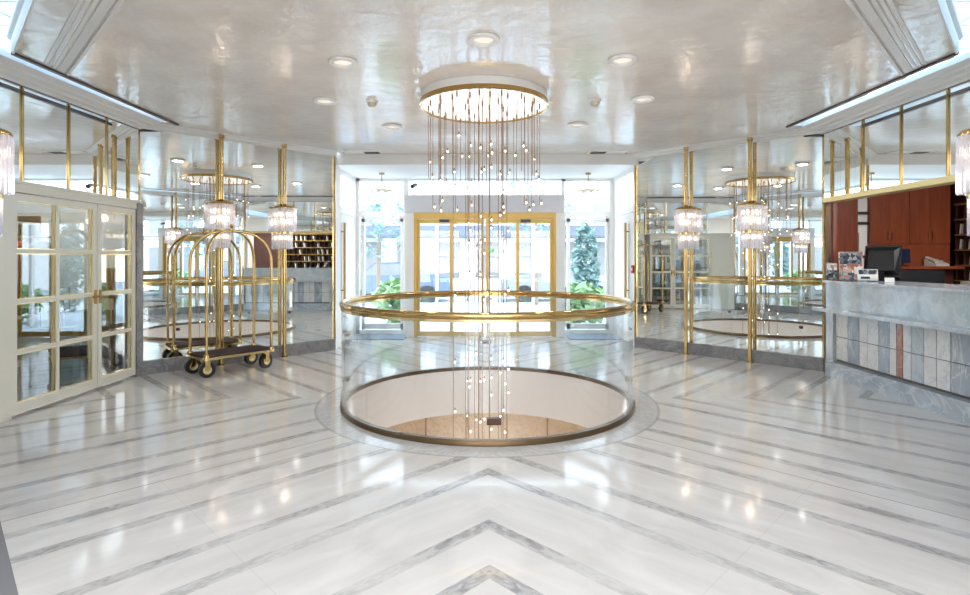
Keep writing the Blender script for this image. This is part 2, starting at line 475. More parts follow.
struct(mb.build('ceiling_lower_level', M['white']), 'white ceiling of the lower level round the opening', 'ceiling')
mb = MB(); mb.lathe([(0.001, -3.41), (3.15, -3.41)], (CX, CY, 0), 64)
struct(mb.build('floor_lower_level', M['tan']), 'tan marble floor of the lower level', 'floor')

# ------------------------------------------------------------------ ceiling panel (octagon, hung inside the side walls)
def mir(pts): return [(-x, y) for x, y in pts]
cpl = [(-2.22, 2.87), (-3.86, 4.51), (-3.86, 6.8), (-4.22, 6.80), (-2.34, 8.66), (-2.34, 8.90)]
cpr = [(-2.22, 2.87), (-3.86, 4.51), (-3.86, 7.0), (-4.28, 7.02), (-2.40, 8.90)]
poly = cpl + [(-x, y) for x, y in cpr[::-1]]
mb = MB(); mb.prism(poly, ZC, ZC+0.10)
ceil = struct(mb.build('ceiling', M['ceil'], smooth=False), 'large octagonal ceiling of polished off-white stucco', 'ceiling')
# raised lip along the near edges, brown strip along the sides, fluted border band
for sgn, side in ((1, 'left'), (-1, 'right')):
    f = lambda pts: pts if sgn == 1 else mir(pts)
    mb = MB()
    mb.sweep(f([(-2.1, 2.75), (-2.21, 2.86), (-3.85, 4.50), (-3.85, 4.56)][1:3]), [(0.0, ZC-0.012), (0.0, ZC+0.16), (-0.05, ZC+0.16), (-0.05, ZC+0.11), (-0.025, ZC+0.09), (-0.025, ZC+0.03), (-0.012, ZC-0.012)], sgn)
    struct(mb.build('trim_2' if sgn == 1 else 'trim_3', M['white']), f'white stepped lip on the near {side} diagonal edge of the ceiling', 'moulding')
    mb = MB()
    mb.sweep(f([(-3.86, 4.50), (-3.86, 6.9 if sgn == 1 else 7.02)]), [(-0.018, ZC-0.018), (0.022, ZC-0.018), (0.022, ZC+0.02), (-0.018, ZC+0.02)], sgn)
    struct(mb.build('trim_4' if sgn == 1 else 'trim_5', M['bronze_dark']), f'dark brown strip along the {side} edge of the ceiling', 'trim strip')
    mb = MB()
    # the fluted band lies 0.23..0.42 m inside the near diagonal edge
    for k, (a, w, dz) in enumerate(((0.20, 0.022, 0.006), (0.236, 0.022, 0.006), (0.272, 0.022, 0.006), (0.308, 0.06, 0.010), (0.385, 0.022, 0.02))):
        t = a*math.sqrt(2); t2 = (a+w)*math.sqrt(2)
        A = (-2.22+0.0, 2.87+t); B = (-3.80+t*0.0, 4.45+t)
        pl = [(-2.22, 2.87+t), (-3.80, 4.45+t), (-3.80, 4.45+t2), (-2.22, 2.87+t2)]
        mb.prism(f(pl), ZC-dz, ZC+0.002)
    struct(mb.build('trim_6' if sgn == 1 else 'trim_7', M['white']), f'fluted white moulding band across the near {side} corner of the ceiling', 'moulding')

# ------------------------------------------------------------------ octagon walls
def oct_side(P, sgn, side):
    # sgn=+1: interior is on the right of the path (left wall); -1 for the mirrored right wall
    # cornice right round
    mb = MB()
    for q in (P[0:2], P[2:4]):
        mb.sweep(q, [(0.0, 3.06), (0.02, 3.06), (0.03, 3.075), (0.06, 3.082), (0.07, 3.10), (0.115, 3.115), (0.13, 3.128), (0.13, 3.22), (0.0, 3.26)], sgn)
    mb.sweep(P[1:3], [(0.0, 3.04), (0.035, 3.04), (0.045, 3.06), (0.11, 3.07), (0.12, 3.085), (0.19, 3.095), (0.20, 3.11), (0.27, 3.115), (0.30, 3.125), (0.30, 3.18), (0.0, 3.24)], sgn)
    struct(mb.build('trim_8' if sgn == 1 else 'trim_9', M['white']), f'white stepped cornice round the {side} side of the lobby', 'cornice')
    # diagonal walls: marble plinth, backing wall
    for (a, b, where) in ((P[2], P[3], 'rear'), (P[0], P[1], 'front')):
        mb = MB(); mb.wall(a, b, -0.14*sgn, -0.012*sgn, 0, 3.24 if where == 'rear' else 4.15)
        w = struct(mb.build(f'wall_{side}_{where}', M['white'], smooth=False), f'diagonal wall at the {where} {side} of the lobby behind its mirrors', 'wall')
        mb = MB(); mb.wall(a, b, 0.0, 0.035*sgn, 0, 0.17)
        struct(mb.build(f'baseboard_{side}_{where}', M['plinth'], smooth=False), f'grey marble plinth under the {where} {side} mirrors', 'plinth')
    return
oct_side(LP, 1, 'left'); oct_side(RP, -1, 'right')

# mirror panels on the diagonal walls
def mirror_wall(a, b, sgn, us, z0, z1, names):
    a2 = Vector(a); b2 = Vector(b); L = (b2-a2).length
    for i in range(len(us)-1):
        u0, u1 = us[i], us[i+1]
        mb = MB(); mb.wall(a, b, -0.010*sgn, 0.0, z0, z1, u0+0.003/L, u1-0.003/L)
        o = mb.build('wall_mirror', M['mirror'], smooth=False)
        tag(o, names[i], 'mirror', 'tall mirrors on the diagonal walls')
        for k, u in ((0, u0), (1, u1)):
            if (k == 0 and i == 0) or (k == 1 and i == len(us)-2):
                w = 0.022/L
                m2 = MB(); m2.wall(a, b, 0.0, 0.014*sgn, z0, z1, max(0, u-w*(k)), min(1, u+w*(1-k)))
                w_ = m2.build('edge_strip', M['brass'], o, world=True, smooth=False)
u1, u2 = 0.345, 0.68
mirror_wall(LP[2], LP[3], 1, [0, u1, u2, 1], 0.17, 3.06,
    ['tall mirror at the back left beside the grey marble pilaster', 'tall mirror at the back left between two brass lamp poles', 'tall mirror at the back left beside the entrance, showing the reception desk'])
mirror_wall(RP[2], RP[3], -1, [0, u1, u2, 1], 0.17, 3.06,
    ['tall mirror at the back right beside the reception counter, showing the entrance', 'tall mirror at the back right between two brass lamp poles', 'tall mirror at the back right beside the entrance, showing the glazed doors'])
mirror_wall(LP[0], LP[1], 1, [0, u1, u2, 1], 0.17, 3.06,
    ['near left mirror seen only as a reflection, end closest to the camera', 'near left mirror seen only as a reflection, middle panel', 'near left mirror seen only as a reflection, end beside the glazed doors'])
mirror_wall(RP[0], RP[1], -1, [0, u1, u2, 1], 0.17, 3.06,
    ['near right mirror seen only as a reflection, end closest to the camera', 'near right mirror seen only as a reflection, middle panel', 'near right mirror seen only as a reflection, end beside the reception counter'])

# transom mirrors above the doors (left) and above the reception opening (right)
for sgn, side, ztop, z0 in ((1, 'left', 3.06, 2.14), (-1, 'right', 3.06, 2.20)):
    X = -4.29 if sgn == 1 else 4.35
    ys = [4.30, 5.07, 5.64, 6.21, 6.79] if sgn == 1 else [4.36, 5.14, 5.72, 6.30, 7.04]
    nm = ['nearest the camera', 'second from the camera', 'third from the camera', 'beside the back corner']
    over = 'glazed cream doors' if sgn == 1 else 'reception counter opening'
    mb = MB(); mb.box(X, X-0.12*sgn, 4.35, ys[-1]+.01, z0-0.02, 3.24)
    struct(mb.build(f'wall_{side}_upper', M['white'], smooth=False), f'upper part of the {side} wall behind the transom mirrors', 'wall')
    for i in range(4):
        mb = MB(); mb.box(X+0.002*sgn, X+0.012*sgn, ys[i]+0.004, ys[i+1]-0.004, z0, 3.035)
        o = tag(mb.build('transom_mirror', M['mirror'], smooth=False), f'transom mirror above the {over}, {nm[i]}', 'mirror', f'transom mirrors on the {side} wall')
        m2 = MB(); m2.box(X+0.012*sgn, X+0.026*sgn, ys[i]+0.001, ys[i]+0.019, z0, 3.035); m2.build('mullion', M['brass'], o, world=True, smooth=False)
        m2 = MB(); m2.box(X+0.002*sgn, X+0.03*sgn, ys[i]+.01, ys[i+1]-.01, 3.035, 3.06); m2.build('head_strip', M['bronze_dark'], o, world=True, smooth=False)

# cove above the cornice: mirrored upper walls with brass mullions, added glass rooflight
for sgn, side, P in ((1, 'left', LP), (-1, 'right', RP)):
    X = -4.29 if sgn == 1 else 4.35
    mb = MB(); mb.box(X, X-0.12*sgn, 4.35, 7.2, 3.24, 4.15)
    struct(mb.build(f'wall_{side}_cove', M['white'], smooth=False), f'wall of the recess above the {side} cornice', 'wall')
    for i, (y0, y1) in enumerate(((4.40, 5.14), (5.14, 5.72), (5.72, 6.30), (6.30, 6.80 if sgn == 1 else 7.0))):
        mb = MB(); mb.box(X+0.002*sgn, X+0.012*sgn, y0+.004, y1-.004, 3.27, 4.1)
        o = tag(mb.build('recess_mirror', M['mirror'], smooth=False), f'mirror in the recess above the {side} cornice, {["nearest the camera","second from the camera","third from the camera","beside the back corner"][i]}', 'mirror', 'mirrors in the ceiling recess')
        m2 = MB(); m2.box(X+0.012*sgn, X+0.045*sgn, y0-0.018, y0+0.018, 3.27, 4.1); m2.build('mullion', M['brass'], o, world=True, smooth=False)
    mb = MB(); ye = 6.8 if sgn == 1 else 7.0; mb.box(-4.4*sgn, -3.8*sgn, ye, ye+.12, 3.2, 4.15)
    struct(mb.build(f'wall_{side}_cove_end', M['white'], smooth=False), f'back end of the recess above the {side} cornice', 'wall')
mb = MB(); mb.box(-2.4, 2.4, 2.23, 2.35, 3.06, 4.15)
struct(mb.build('wall_front_cove', M['white'], smooth=False), 'white beam over the passage on the camera side', 'wall')
mb = MB(); mb.prism([(-2.4, 2.25), (-4.47, 4.32), (-4.47, 7.12), (4.47, 7.12), (4.47, 4.32), (2.4, 2.25)], 4.10, 4.115)
sky = struct(mb.build('window_1', glass('tinted_rooflight', 'C4D6E2', 0.03, 0.5), smooth=False), 'added glass rooflight letting sky light into the ceiling recess', 'rooflight')  # rooflight added for sky light and blue reflections in the recess
mb = MB()
for y in (4.4, 5.14, 5.72, 6.3, 7.0): mb.box(-4.45, 4.45, y-0.025, y+0.025, 4.115, 4.17)
for x in (-3.3, 3.3): mb.box(x-0.025, x+0.025, 3.5, 7.1, 4.115, 4.17)
mb.build('window_frame', M['white'], sky, world=True, smooth=False)

# ------------------------------------------------------------------ hall behind the camera
mb = MB()
mb.box(-3.6, -3.5, -6.1, 2.4, 0, 3.2)
struct(mb.build('wall_hall_left', M['plaster'], smooth=False), 'plain white left wall of the hall on the camera side', 'wall')
mb = MB(); mb.box(3.5, 3.6, -6.1, 2.4, 0, 3.2)
struct(mb.build('wall_hall_right', M['plaster'], smooth=False), 'plain white right wall of the hall on the camera side', 'wall')
mb = MB(); mb.box(-3.55, -2.33, 2.27, 2.39, 0, 4.15); mb.box(2.33, 3.55, 2.27, 2.39, 0, 4.15)
struct(mb.build('wall_front', M['plaster'], smooth=False), 'white wall pieces beside the passage on the camera side', 'wall')
mb = MB(); mb.box(-3.6, 3.6, -6.1, 2.3, 3.13, 3.2)
struct(mb.build('ceiling_hall', M['white'], smooth=False), 'white ceiling of the hall on the camera side', 'ceiling')
mb = MB()
for x0, x1 in ((-3.6, -3.2), (-1.2, -0.9), (0.9, 1.2), (3.2, 3.6)): mb.box(x0, x1, -6.15, -6.05, 0, 3.2)
mb.box(-3.6, 3.6, -6.15, -6.05, 2.8, 3.2)
mb.box(-3.6, 3.6, -6.15, -6.05, 0, 0.25)
struct(mb.build('wall_hall_rear', M['plaster'], smooth=False), 'white end wall with tall added windows on the camera side', 'wall')
for i, (x0, x1) in enumerate(((-3.2, -1.2), (-0.9, 0.9), (1.2, 3.2))):  # unseen windows added to let daylight in behind the camera
    mb = MB(); mb.box(x0, x1, -6.11, -6.10, 0.25, 2.8)
    w = struct(mb.build(f'window_{2+i}', M['glass'], smooth=False), ['left', 'middle', 'right'][i] + ' tall window added for daylight in the unseen end wall on the camera side', 'window')
    mb = MB()
    for x in (x0+0.02, (x0+x1)/2, x1-0.02): mb.box(x-0.02, x+0.02, -6.13, -6.08, 0.25, 2.8)
    for z in (0.27, 1.5, 2.78): mb.box(x0, x1, -6.13, -6.08, z-0.02, z+0.02)
    mb.build('window_frame', M['white'], w, world=True, smooth=False)

# ------------------------------------------------------------------ left glazed doors + marble pilaster
XL = -4.29
mb = MB(); mb.box(XL-0.10, XL+0.045, 6.71, 6.83, 0, 2.12)
struct(mb.build('trim_10', M['plinth'], smooth=False, bevel=0.004), 'dark grey marble pilaster between the glazed doors and the mirror', 'pilaster')
mb = MB(); mb.box(XL-0.08, XL+0.04, 4.30, 6.71, 2.05, 2.14); mb.box(XL-0.02, XL+0.06, 4.30, 6.80, 2.13, 2.155); mb.box(XL-0.08, XL+0.04, 4.30, 4.94, 0, 2.05)
struct(mb.build('trim_11', M['cream'], smooth=False, bevel=0.004), 'cream lintel and jamb round the glazed doors', 'door surround')
def glazed_door(name, y0, y1, ncol, label, handle_y):
    st, rail, bar = 0.062, 0.065, 0.04
    zt, zb = 2.04, 0.03
    mb = MB()
    mb.box(XL-0.03, XL+0.03, y0, y0+st, zb, zt); mb.box(XL-0.03, XL+0.03, y1-st, y1, zb, zt)
    mb.box(XL-0.03, XL+0.03, y0+st, y1-st, zb, zb+0.095); mb.box(XL-0.03, XL+0.03, y0+st, y1-st, zt-rail, zt)
    ia, ib, za, zc = y0+st, y1-st, zb+0.095, zt-rail
    cw = (ib-ia)/ncol; rh = (zc-za)/4
    for k in range(1, ncol): mb.box(XL-0.025, XL+0.025, ia+k*cw-bar/2, ia+k*cw+bar/2, za, zc)
    for k in range(1, 4): mb.box(XL-0.024, XL+0.026, ia, ib, za+k*rh-bar/2, za+k*rh+bar/2)
    d = struct(mb.build(name, M['cream'], smooth=False, bevel=0.004), label, 'door')
    for c in range(ncol):
        for r in range(4):
            a, b2 = ia+c*cw+bar/2, ia+(c+1)*cw-bar/2
            if c == 0: a = ia
            if c == ncol-1: b2 = ib
            p, q = za+r*rh+bar/2, za+(r+1)*rh-bar/2
            if r == 0: p = za
            if r == 3: q = zc
            g = MB(); g.box(XL-0.004, XL+0.004, a, b2, p, q)
            pn = g.build('pane', M['door_glass'], d, world=True, smooth=False)
            g = MB(); e = 0.008
            for (ya, yb, zz0, zz1) in ((a, a+e, p, q), (b2-e, b2, p, q), (a+e, b2-e, p, p+e), (a+e, b2-e, q-e, q)): g.box(XL+0.004, XL+0.02, ya, yb, zz0, zz1)
            g.build('pane_bead', M['brass_light'], pn, world=True, smooth=False)
    h = MB(); h.cyl((XL+0.03, handle_y, 1.03), (XL+0.07, handle_y, 1.03), 0.012); h.tube([(XL+0.07, handle_y, 1.03), (XL+0.07, handle_y-0.1, 1.03)], 0.011)
    h.box(XL+0.028, XL+0.036, handle_y-0.02, handle_y+0.02, 0.95, 1.1)
    h.build('door_handle', M['brass'], d, world=True)
    return d
glazed_door('door_1', 4.945, 6.04, 2, 'cream glazed door leaf two panes wide, at the left edge', 6.01)
glazed_door('door_2', 6.05, 6.705, 1, 'cream glazed door leaf one pane wide, beside the marble pilaster', 6.085)

# room behind the glazed doors
mb = MB(); mb.box(-6.4, -6.3, 3.4, 9.9, 0, 2.9)
struct(mb.build('wall_shop_side', M['plaster'], smooth=False), 'white back wall of the room behind the glazed doors', 'wall')
mb = MB(); mb.box(-6.4, -4.5, 9.8, 9.9, 0, 2.9)
struct(mb.build('wall_shop_rear', M['plaster'], smooth=False), 'white end wall of the room behind the glazed doors', 'wall')
mb = MB(); mb.box(-6.4, -4.47, 3.4, 3.5, 0, 2.9); 
struct(mb.build('wall_shop_front', M['plaster'], smooth=False), 'white near wall of the room behind the glazed doors', 'wall')
mb = MB(); mb.box(-4.52, -4.41, 6.86, 9.9, 0, 2.9); mb.box(-4.52, -4.47, 3.4, 4.4, 0, 2.9)
struct(mb.build('wall_shop_inner', M['plaster'], smooth=False), 'white inner wall of the room behind the glazed doors', 'wall')
mb = MB(); mb.box(-6.4, -4.46, 3.4, 9.9, 2.85, 2.92)
struct(mb.build('ceiling_shop', M['white'], smooth=False), 'white ceiling of the room behind the glazed doors', 'ceiling')

rrect0 = [(-5.8, 4.4), (-4.55, 4.4), (-4.55, 9.4), (-5.8, 9.4)]
# shelves in that room, cases, coats
def shelf_unit(x, y0, y1, label, nsh=3):
    t = thing('shelf_unit', label, 'shelf', (x-0.2, (y0+y1)/2, 0))
    for y in (y0, y1-0.03):
        b = MB(); b.box(x-0.4, x, y, y+0.03, 0, 2.0); b.build('side_panel', M['dark_wood'], t, world=True, smooth=False)
    for k in range(nsh+1):
        z = 0.08+k*0.6
        b = MB(); b.box(x-0.4, x, y0+0.03, y1-0.03, z, z+0.03); b.build('shelf', M['cream'], t, world=True, smooth=False)
    return t
shelf_unit(-5.85, 4.6, 5.9, 'dark shelf unit behind the wide glazed door leaf')
shelf_unit(-5.85, 5.95, 7.25, 'dark shelf unit behind the narrow glazed door leaf')
def handbag(x, y, z, w, h, mat, label):
    t = thing('handbag', label, 'bag', (x, y, z), 0, 'bags on the shelves behind the glazed doors')
    b = MB(); d = 0.08
    b.prism([(-w/2, 0), (w/2, 0), (w/2*0.85, h), (-w/2*0.85, h)], -d, d, Matrix.Rotation(PI/2, 4, 'Z') @ Matrix.Rotation(PI/2, 4, 'X'))
    b.build('bag_body', mat, t, bevel=0.015)
    b = MB(); b.tube([(0, w*0.25*math.cos(PI*k/10), h-0.01+w*0.35*math.sin(PI*k/10)) for k in range(11)], 0.008); b.build('bag_handle', mat, t)
n = 0
spots = [(4.85, .11, .36, .30, 'black', 'black handbag on the lowest shelf near the left end'), (5.45, .11, .40, .28, 'tancase', 'tan handbag on the lowest shelf'),
         (4.95, .71, .34, .26, 'tancase', 'tan handbag on the middle shelf near the left end'), (5.5, .71, .40, .30, 'black', 'black handbag on the middle shelf'),
         (6.3, .11, .42, .32, 'black', 'large black handbag on the lowest shelf of the right hand unit'), (6.9, .71, .36, .28, 'black', 'black handbag on the middle shelf of the right hand unit'),
         (6.3, .71, .34, .28, 'olive', 'olive handbag on the middle shelf of the right hand unit'), (4.9, 1.31, .32, .26, 'rose', 'rose handbag on the upper shelf near the left end'),
         (5.45, 1.31, .34, .26, 'black', 'black handbag on the upper shelf'), (6.4, 1.31, .34, .26, 'tancase', 'tan handbag on the upper shelf of the right hand unit')]
for y, z, w, h, mt_, lb in spots: handbag(-6.04, y, z+0.001, w, h, M[mt_], lb)

def suitcase(x, y, w, h, d, mat, rz, label):
    t = thing('suitcase', label, 'suitcase', (x, y, 0.0125), rz, 'suitcases behind the glazed doors')
    b = MB(); b.box(-w/2, w/2, -d/2, d/2, 0.05, h); b.build('shell', mat, t, bevel=0.03)
    b = MB(); b.tube([(-w*.25, 0, h-.02), (-w*.25, 0, h+.3), (w*.25, 0, h+.3), (w*.25, 0, h-.02)], 0.009); b.build('pull_handle', M['grey_plastic'], t)
    for sx in (-1, 1):
        b = MB(); b.cyl((sx*w*.4-.012, 0, .03), (sx*w*.4+.012, 0, .03), .03); b.build('wheel', M['rubber'], t)
suitcase(-4.85, 6.15, .46, .66, .26, M['black'], 0.4, 'black suitcase standing behind the left column of door panes')
suitcase(-4.95, 7.15, .42, .60, .24, M['navy'], -0.2, 'navy suitcase standing behind the right column of door panes')
suitcase(-5.55, 7.55, .5, .72, .28, M['black'], 0.9, 'large black suitcase at the back of the room behind the doors')
mb = MB(); mb.box(-5.7, -5.25, 8.0, 8.5, 0.0135, 1.30)
cab = thing('storage_cabinet', 'tall dark cabinet seen through the narrow glazed door leaf', 'cabinet', (-5.475, 8.25, 0))
mb.build('body', M['dark_wood'], cab, world=True, bevel=0.006)
mb = MB(); mb.box(-5.6, -5.4, 7.985, 8.0, 0.7, 0.86); mb.build('notice_plate', M['phone'], cab, world=True, smooth=False)
mb = MB(); mb.prism(rrect0, 0.001, 0.012)
tag(mb.build('rug', pbr('charcoal_rug', '3A3C40', 0.9, noise=(40, '4A4C50', 2))), 'charcoal rug on the floor behind the glazed doors', 'rug')
# coat rail with garments
rail = thing('coat_rail', 'thin brass garment rail behind the wide glazed door leaf', 'rail', (-5.45, 6.55, 0))
for x in (-5.75, -5.15):
    b = MB(); b.cyl((x, 6.55, 0.0135), (x, 6.55, 1.70), 0.014); b.build('post', M['brass'], rail, world=True)
    b = MB(); b.box(x-0.03, x+0.03, 6.30, 6.80, 0.0135, 0.03); b.build('foot', M['brass'], rail, world=True)
b = MB(); b.cyl((-5.8, 6.55, 1.70), (-5.1, 6.55, 1.70), 0.014); b.build('bar', M['brass'], rail, world=True)
for x, mt_, ln, lb in ((-5.63, 'rose', .62, 'rose coat'), (-5.47, 'red', .70, 'red coat'), (-5.30, 'olive', .78, 'olive coat')):
    t = thing('coat', f'{lb} hanging on the brass rail behind the glazed doors', 'coat', (x, 6.55, 1.70-0.05-ln), 0, 'coats on the brass rail')
    b = MB(); w = .24; d = .045
    for zz in (0,):
        prof = [(-w*1.05, 0), (w*1.05, 0), (w*0.85, ln*.6), (w, ln-.1), (.05, ln), (-.05, ln), (-w, ln-.1), (-w*.85, ln*.6)]
        b.prism(prof, -d, d, Matrix.Rotation(PI/2, 4, 'Z') @ Matrix.Rotation(PI/2, 4, 'X'))
    b.build('cloth', M[mt_], t, bevel=0.015)
    b = MB(); b.tube([(0, 0, ln-.01), (0, 0, ln+.055)] , .004); b.build('hanger_hook', M['chrome'], t)

# ------------------------------------------------------------------ entrance and vestibule
ZV = 2.96; YE = 10.5
mb = MB(); mb.box(-2.47, 2.47, 8.90, 9.0, ZV, ZC+0.1)
struct(mb.build('trim_12', M['white'], smooth=False, bevel=0.01), 'white beam across the ceiling before the entrance', 'beam')
mb = MB(); mb.box(-2.6, 2.6, 9.0, 10.6, ZV, ZV+0.1)
struct(mb.build('ceiling_vestibule', M['white'], smooth=False), 'white ceiling of the entrance vestibule', 'ceiling')
for sgn, side, nwin, ndoor in ((1, 'left', 'window_5', 'door_7'), (-1, 'right', 'window_6', 'door_8')):
    X = -2.45*sgn
    # side wall of vestibule: door below, glass above
    mb = MB()
    mb.box(X-0.06*sgn, X+(.06 if sgn == 1 else 0), 8.70 if sgn == 1 else 8.95, 9.10, 0, 3.2); mb.box(X-0.06*sgn, X, 10.25, 10.5, 0, ZV)
    mb.box(X-0.06*sgn, X, 9.10, 10.25, 2.22, 2.32); mb.box(X-0.06*sgn, X, 9.10, 10.25, ZV-0.08, ZV)
    struct(mb.build(f'wall_vestibule_{side}', M['white'], smooth=False), f'white framed {side} side wall of the entrance vestibule', 'wall')
    mb = MB(); mb.box(X-0.035*sgn, X-0.025*sgn, 9.10, 10.25, 2.32, ZV-0.08)
    struct(mb.build(nwin, M['glass'], smooth=False), f'glass transom over the white door on the {side} of the vestibule', 'window')
    mb = MB(); mb.box(X-0.05*sgn, X-0.005*sgn, 9.11, 10.24, 0.01, 2.21)
    d = struct(mb.build(ndoor, M['white'], smooth=False, bevel=0.004), f'white door with a long brass pull on the {side} of the vestibule', 'door')
    m2 = MB(); m2.box(X-0.002*sgn, X+0.004*sgn, 9.4, 10.05, 0.35, 2.05); m2.build('door_panel', M['paper'], d, world=True, smooth=False)
    m2 = MB()
    m2.box(X+0.045*sgn, X+0.075*sgn, 9.34, 9.40, 0.75, 2.05)
    for z in (0.9, 1.9): m2.cyl((X, 9.37, z), (X+0.05*sgn, 9.37, z), 0.012)
    m2.build('door_handle', M['gold_frame'], d, world=True)
    mb = MB(); mb.box(*((X+.058, X+.085) if sgn == 1 else (X-.02, X+.005)), *((8.69, 8.715) if sgn == 1 else (8.94, 8.965)), 0.0, ZC-.03)
    struct(mb.build('trim_13' if sgn == 1 else 'trim_14', M['brass'], smooth=False), f'brass edge strip at the {side} corner of the vestibule', 'trim strip')
    # front side window with transom
    x0, x1 = (-2.45, -1.46) if sgn == 1 else (1.46, 2.45)
    mb = MB()
    mb.box(x0, x0+0.06, YE-0.04, YE+0.04, 0, ZV); mb.box(x1-0.09, x1, YE-0.06, YE+0.06, 0, ZV)
    mb.box(x0, x1, YE-0.04, YE+0.04, 0, 0.08); mb.box(x0, x1, YE-0.05, YE+0.05, 2.24, 2.34); mb.box(x0, x1, YE-0.04, YE+0.04, ZV-0.05, ZV)
    mb.box(x0+0.10, x0+0.16, YE-0.03, YE+0.03, 0.08, 2.24); mb.box(x1-0.15, x1-0.10, YE-0.03, YE+0.03, 0.08, 2.24)
    mb.box(x0+0.10, x1-0.10, YE-0.03, YE+0.03, 0.10, 0.20); mb.box(x0+0.10, x1-0.10, YE-0.03, YE+0.03, 2.14, 2.20)
    w = struct(mb.build('window_7' if sgn == 1 else 'window_8', M['white'], smooth=False), f'tall white framed window to the {side} of the golden entrance doors', 'window')
    m2 = MB(); m2.box(x0+0.06, x1-0.09, YE-0.004, YE+0.004, 0.08, 2.24); m2.build('pane', M['glass'], w, world=True, smooth=False)
    m2 = MB(); m2.box(x0+0.06, x1-0.09, YE-0.004, YE+0.004, 2.34, ZV-0.05); m2.build('transom_pane', M['glass'], w, world=True, smooth=False)
    # doormat
    mb = MB(); mb.box(x0+0.05, x1+0.02*sgn, 9.75, 10.42, 0.0005, 0.012)
    tag(mb.build('doormat', M['mat_blue'], bevel=0.004), f'blue-grey doormat below the {side} entrance window', 'doormat', 'doormats at the entrance')
# clerestory over the doors
mb = MB(); mb.box(-1.46, 1.46, YE-0.04, YE+0.04, ZV-0.04, ZV); mb.box(-1.46, 1.46, YE-0.04, YE+0.04, 2.58, 2.64)
w = struct(mb.build('window_9', M['white'], smooth=False), 'wide white framed window above the entrance header', 'window')
m2 = MB(); m2.box(-1.46, 1.46, YE-0.004, YE+0.004, 2.64, ZV-0.04); m2.build('pane', M['glass'], w, world=True, smooth=False)
# header box
mb = MB(); mb.box(-1.46, 1.44, 10.02, 10.56, 2.28, 2.60)
struct(mb.build('trim_15', pbr('grey_header', 'DADBE0', 0.5), smooth=False, bevel=0.006), 'pale grey header box above the golden sliding doors', 'header')
# gold portal and leaves
YD = 10.1
mb = MB(); mb.box(-1.30, 1.30, YD-0.05, YD+0.08, 2.17, 2.28); mb.box(-1.30, -1.245, YD-0.05, YD+0.08, 0, 2.17); mb.box(1.245, 1.30, YD-0.05, YD+0.08, 0, 2.17)
struct(mb.build('trim_16', M['gold_frame'], smooth=False, bevel=0.004), 'golden frame round the sliding entrance doors', 'door frame')
mb = MB(); mb.box(-1.46, -1.30, YD-0.05, YD+0.08, 0, 2.28); mb.box(1.30, 1.46, YD-0.05, YD+0.08, 0, 2.28)
struct(mb.build('trim_17', M['white'], smooth=False), 'white posts either side of the golden entrance frame', 'post')
leaves = [(-1.245, -0.60, 'fixed', 'left fixed leaf of the golden entrance doors'), (-0.64, -0.02, 'slide', 'left sliding leaf of the golden entrance doors'),
          (0.02, 0.62, 'slide', 'right sliding leaf of the golden entrance doors'), (0.58, 1.245, 'fixed', 'right fixed leaf of the golden entrance doors')]
for i, (x0, x1, k, lb) in enumerate(leaves):
    yo = YD+0.04 if k == 'fixed' else YD-0.01
    wl = 0.048
    mb = MB()
    mb.box(x0, x0+wl, yo-0.02, yo+0.02, 0.01, 2.165); mb.box(x1-wl, x1, yo-0.02, yo+0.02, 0.01, 2.165)
    mb.box(x0+wl, x1-wl, yo-0.02, yo+0.02, 0.01, 0.10); mb.box(x0+wl, x1-wl, yo-0.02, yo+0.02, 2.09, 2.165)
    d = struct(mb.build(f'door_{3+i}', M['gold_frame'], smooth=False, bevel=0.003), lb, 'door')
    m2 = MB(); m2.box(x0+wl, x1-wl, yo-0.005, yo+0.005, 0.10, 2.09); m2.build('pane', M['glass'], d, world=True, smooth=False)
for x, lb in ((-0.74, 'left'), (0.74, 'right')):
    mb = MB(); mb.box(x-0.09, x+0.09, YD-0.12, YD-0.055, 2.10, 2.15)
    tag(mb.build('door_sensor', M['black'], bevel=0.01), f'small black motion sensor over the {lb} fixed entrance leaf', 'sensor', 'sensors over the entrance doors')
mb = MB(); mb.box(0.02, 0.17, YD+0.09, YD+0.11, 1.55, 1.63)
tag(mb.build('exit_sign', M['green_sign'], bevel=0.004), 'small green sign behind the right sliding entrance leaf', 'sign')
# outer lobby: white inner frames outside the sliding doors
mb = MB()
for x in (-1.42, -1.02, 1.02, 1.42): mb.box(x-0.03, x+0.03, 11.6, 11.68, 0, 2.4)
mb.box(-1.45, 1.45, 11.6, 11.68, 2.32, 2.42)
struct(mb.build('trim_18', M['white'], smooth=False), 'white outer door frame beyond the golden doors', 'door frame')
# pendant lamps in vestibule
def pendant(x, lb):
    t = thing('pendant_lamp', lb, 'lamp', (x, 9.75, 2.55), 0, 'pendant lamps in the vestibule')
    b = MB(); b.cyl((0, 0, .12), (0, 0, ZV-2.55), .008, seg=8); b.build('rod', M['brass'], t)
    b = MB(); b.lathe([(.001, ZV-2.55-.03), (.05, ZV-2.55-.03), (.05, ZV-2.55), (.001, ZV-2.55)], seg=16); b.build('ceiling_rose', M['brass'], t)
    b = MB(); b.lathe([(.03, .13), (.20, .10), (.21, .085), (.20, .08), (.03, .11)], seg=32, closed=True); b.build('upper_dish', M['brass_light'], t)
    for k, (r, z) in enumerate(((.17, .05), (.12, .0))):
        b = MB(); b.lathe([(r, z), (r, z+.035), (r-.012, z+.035), (r-.012, z)], seg=32, closed=True); b.build('glass_tier', M['crystal'], t)
    b = MB(); b.sphere((0, 0, .05), .035); b.build('bulb', M['bulb'], t)
pendant(-1.83, 'small tiered pendant lamp in front of the left entrance window')
pendant(1.83, 'small tiered pendant lamp in front of the right entrance window')
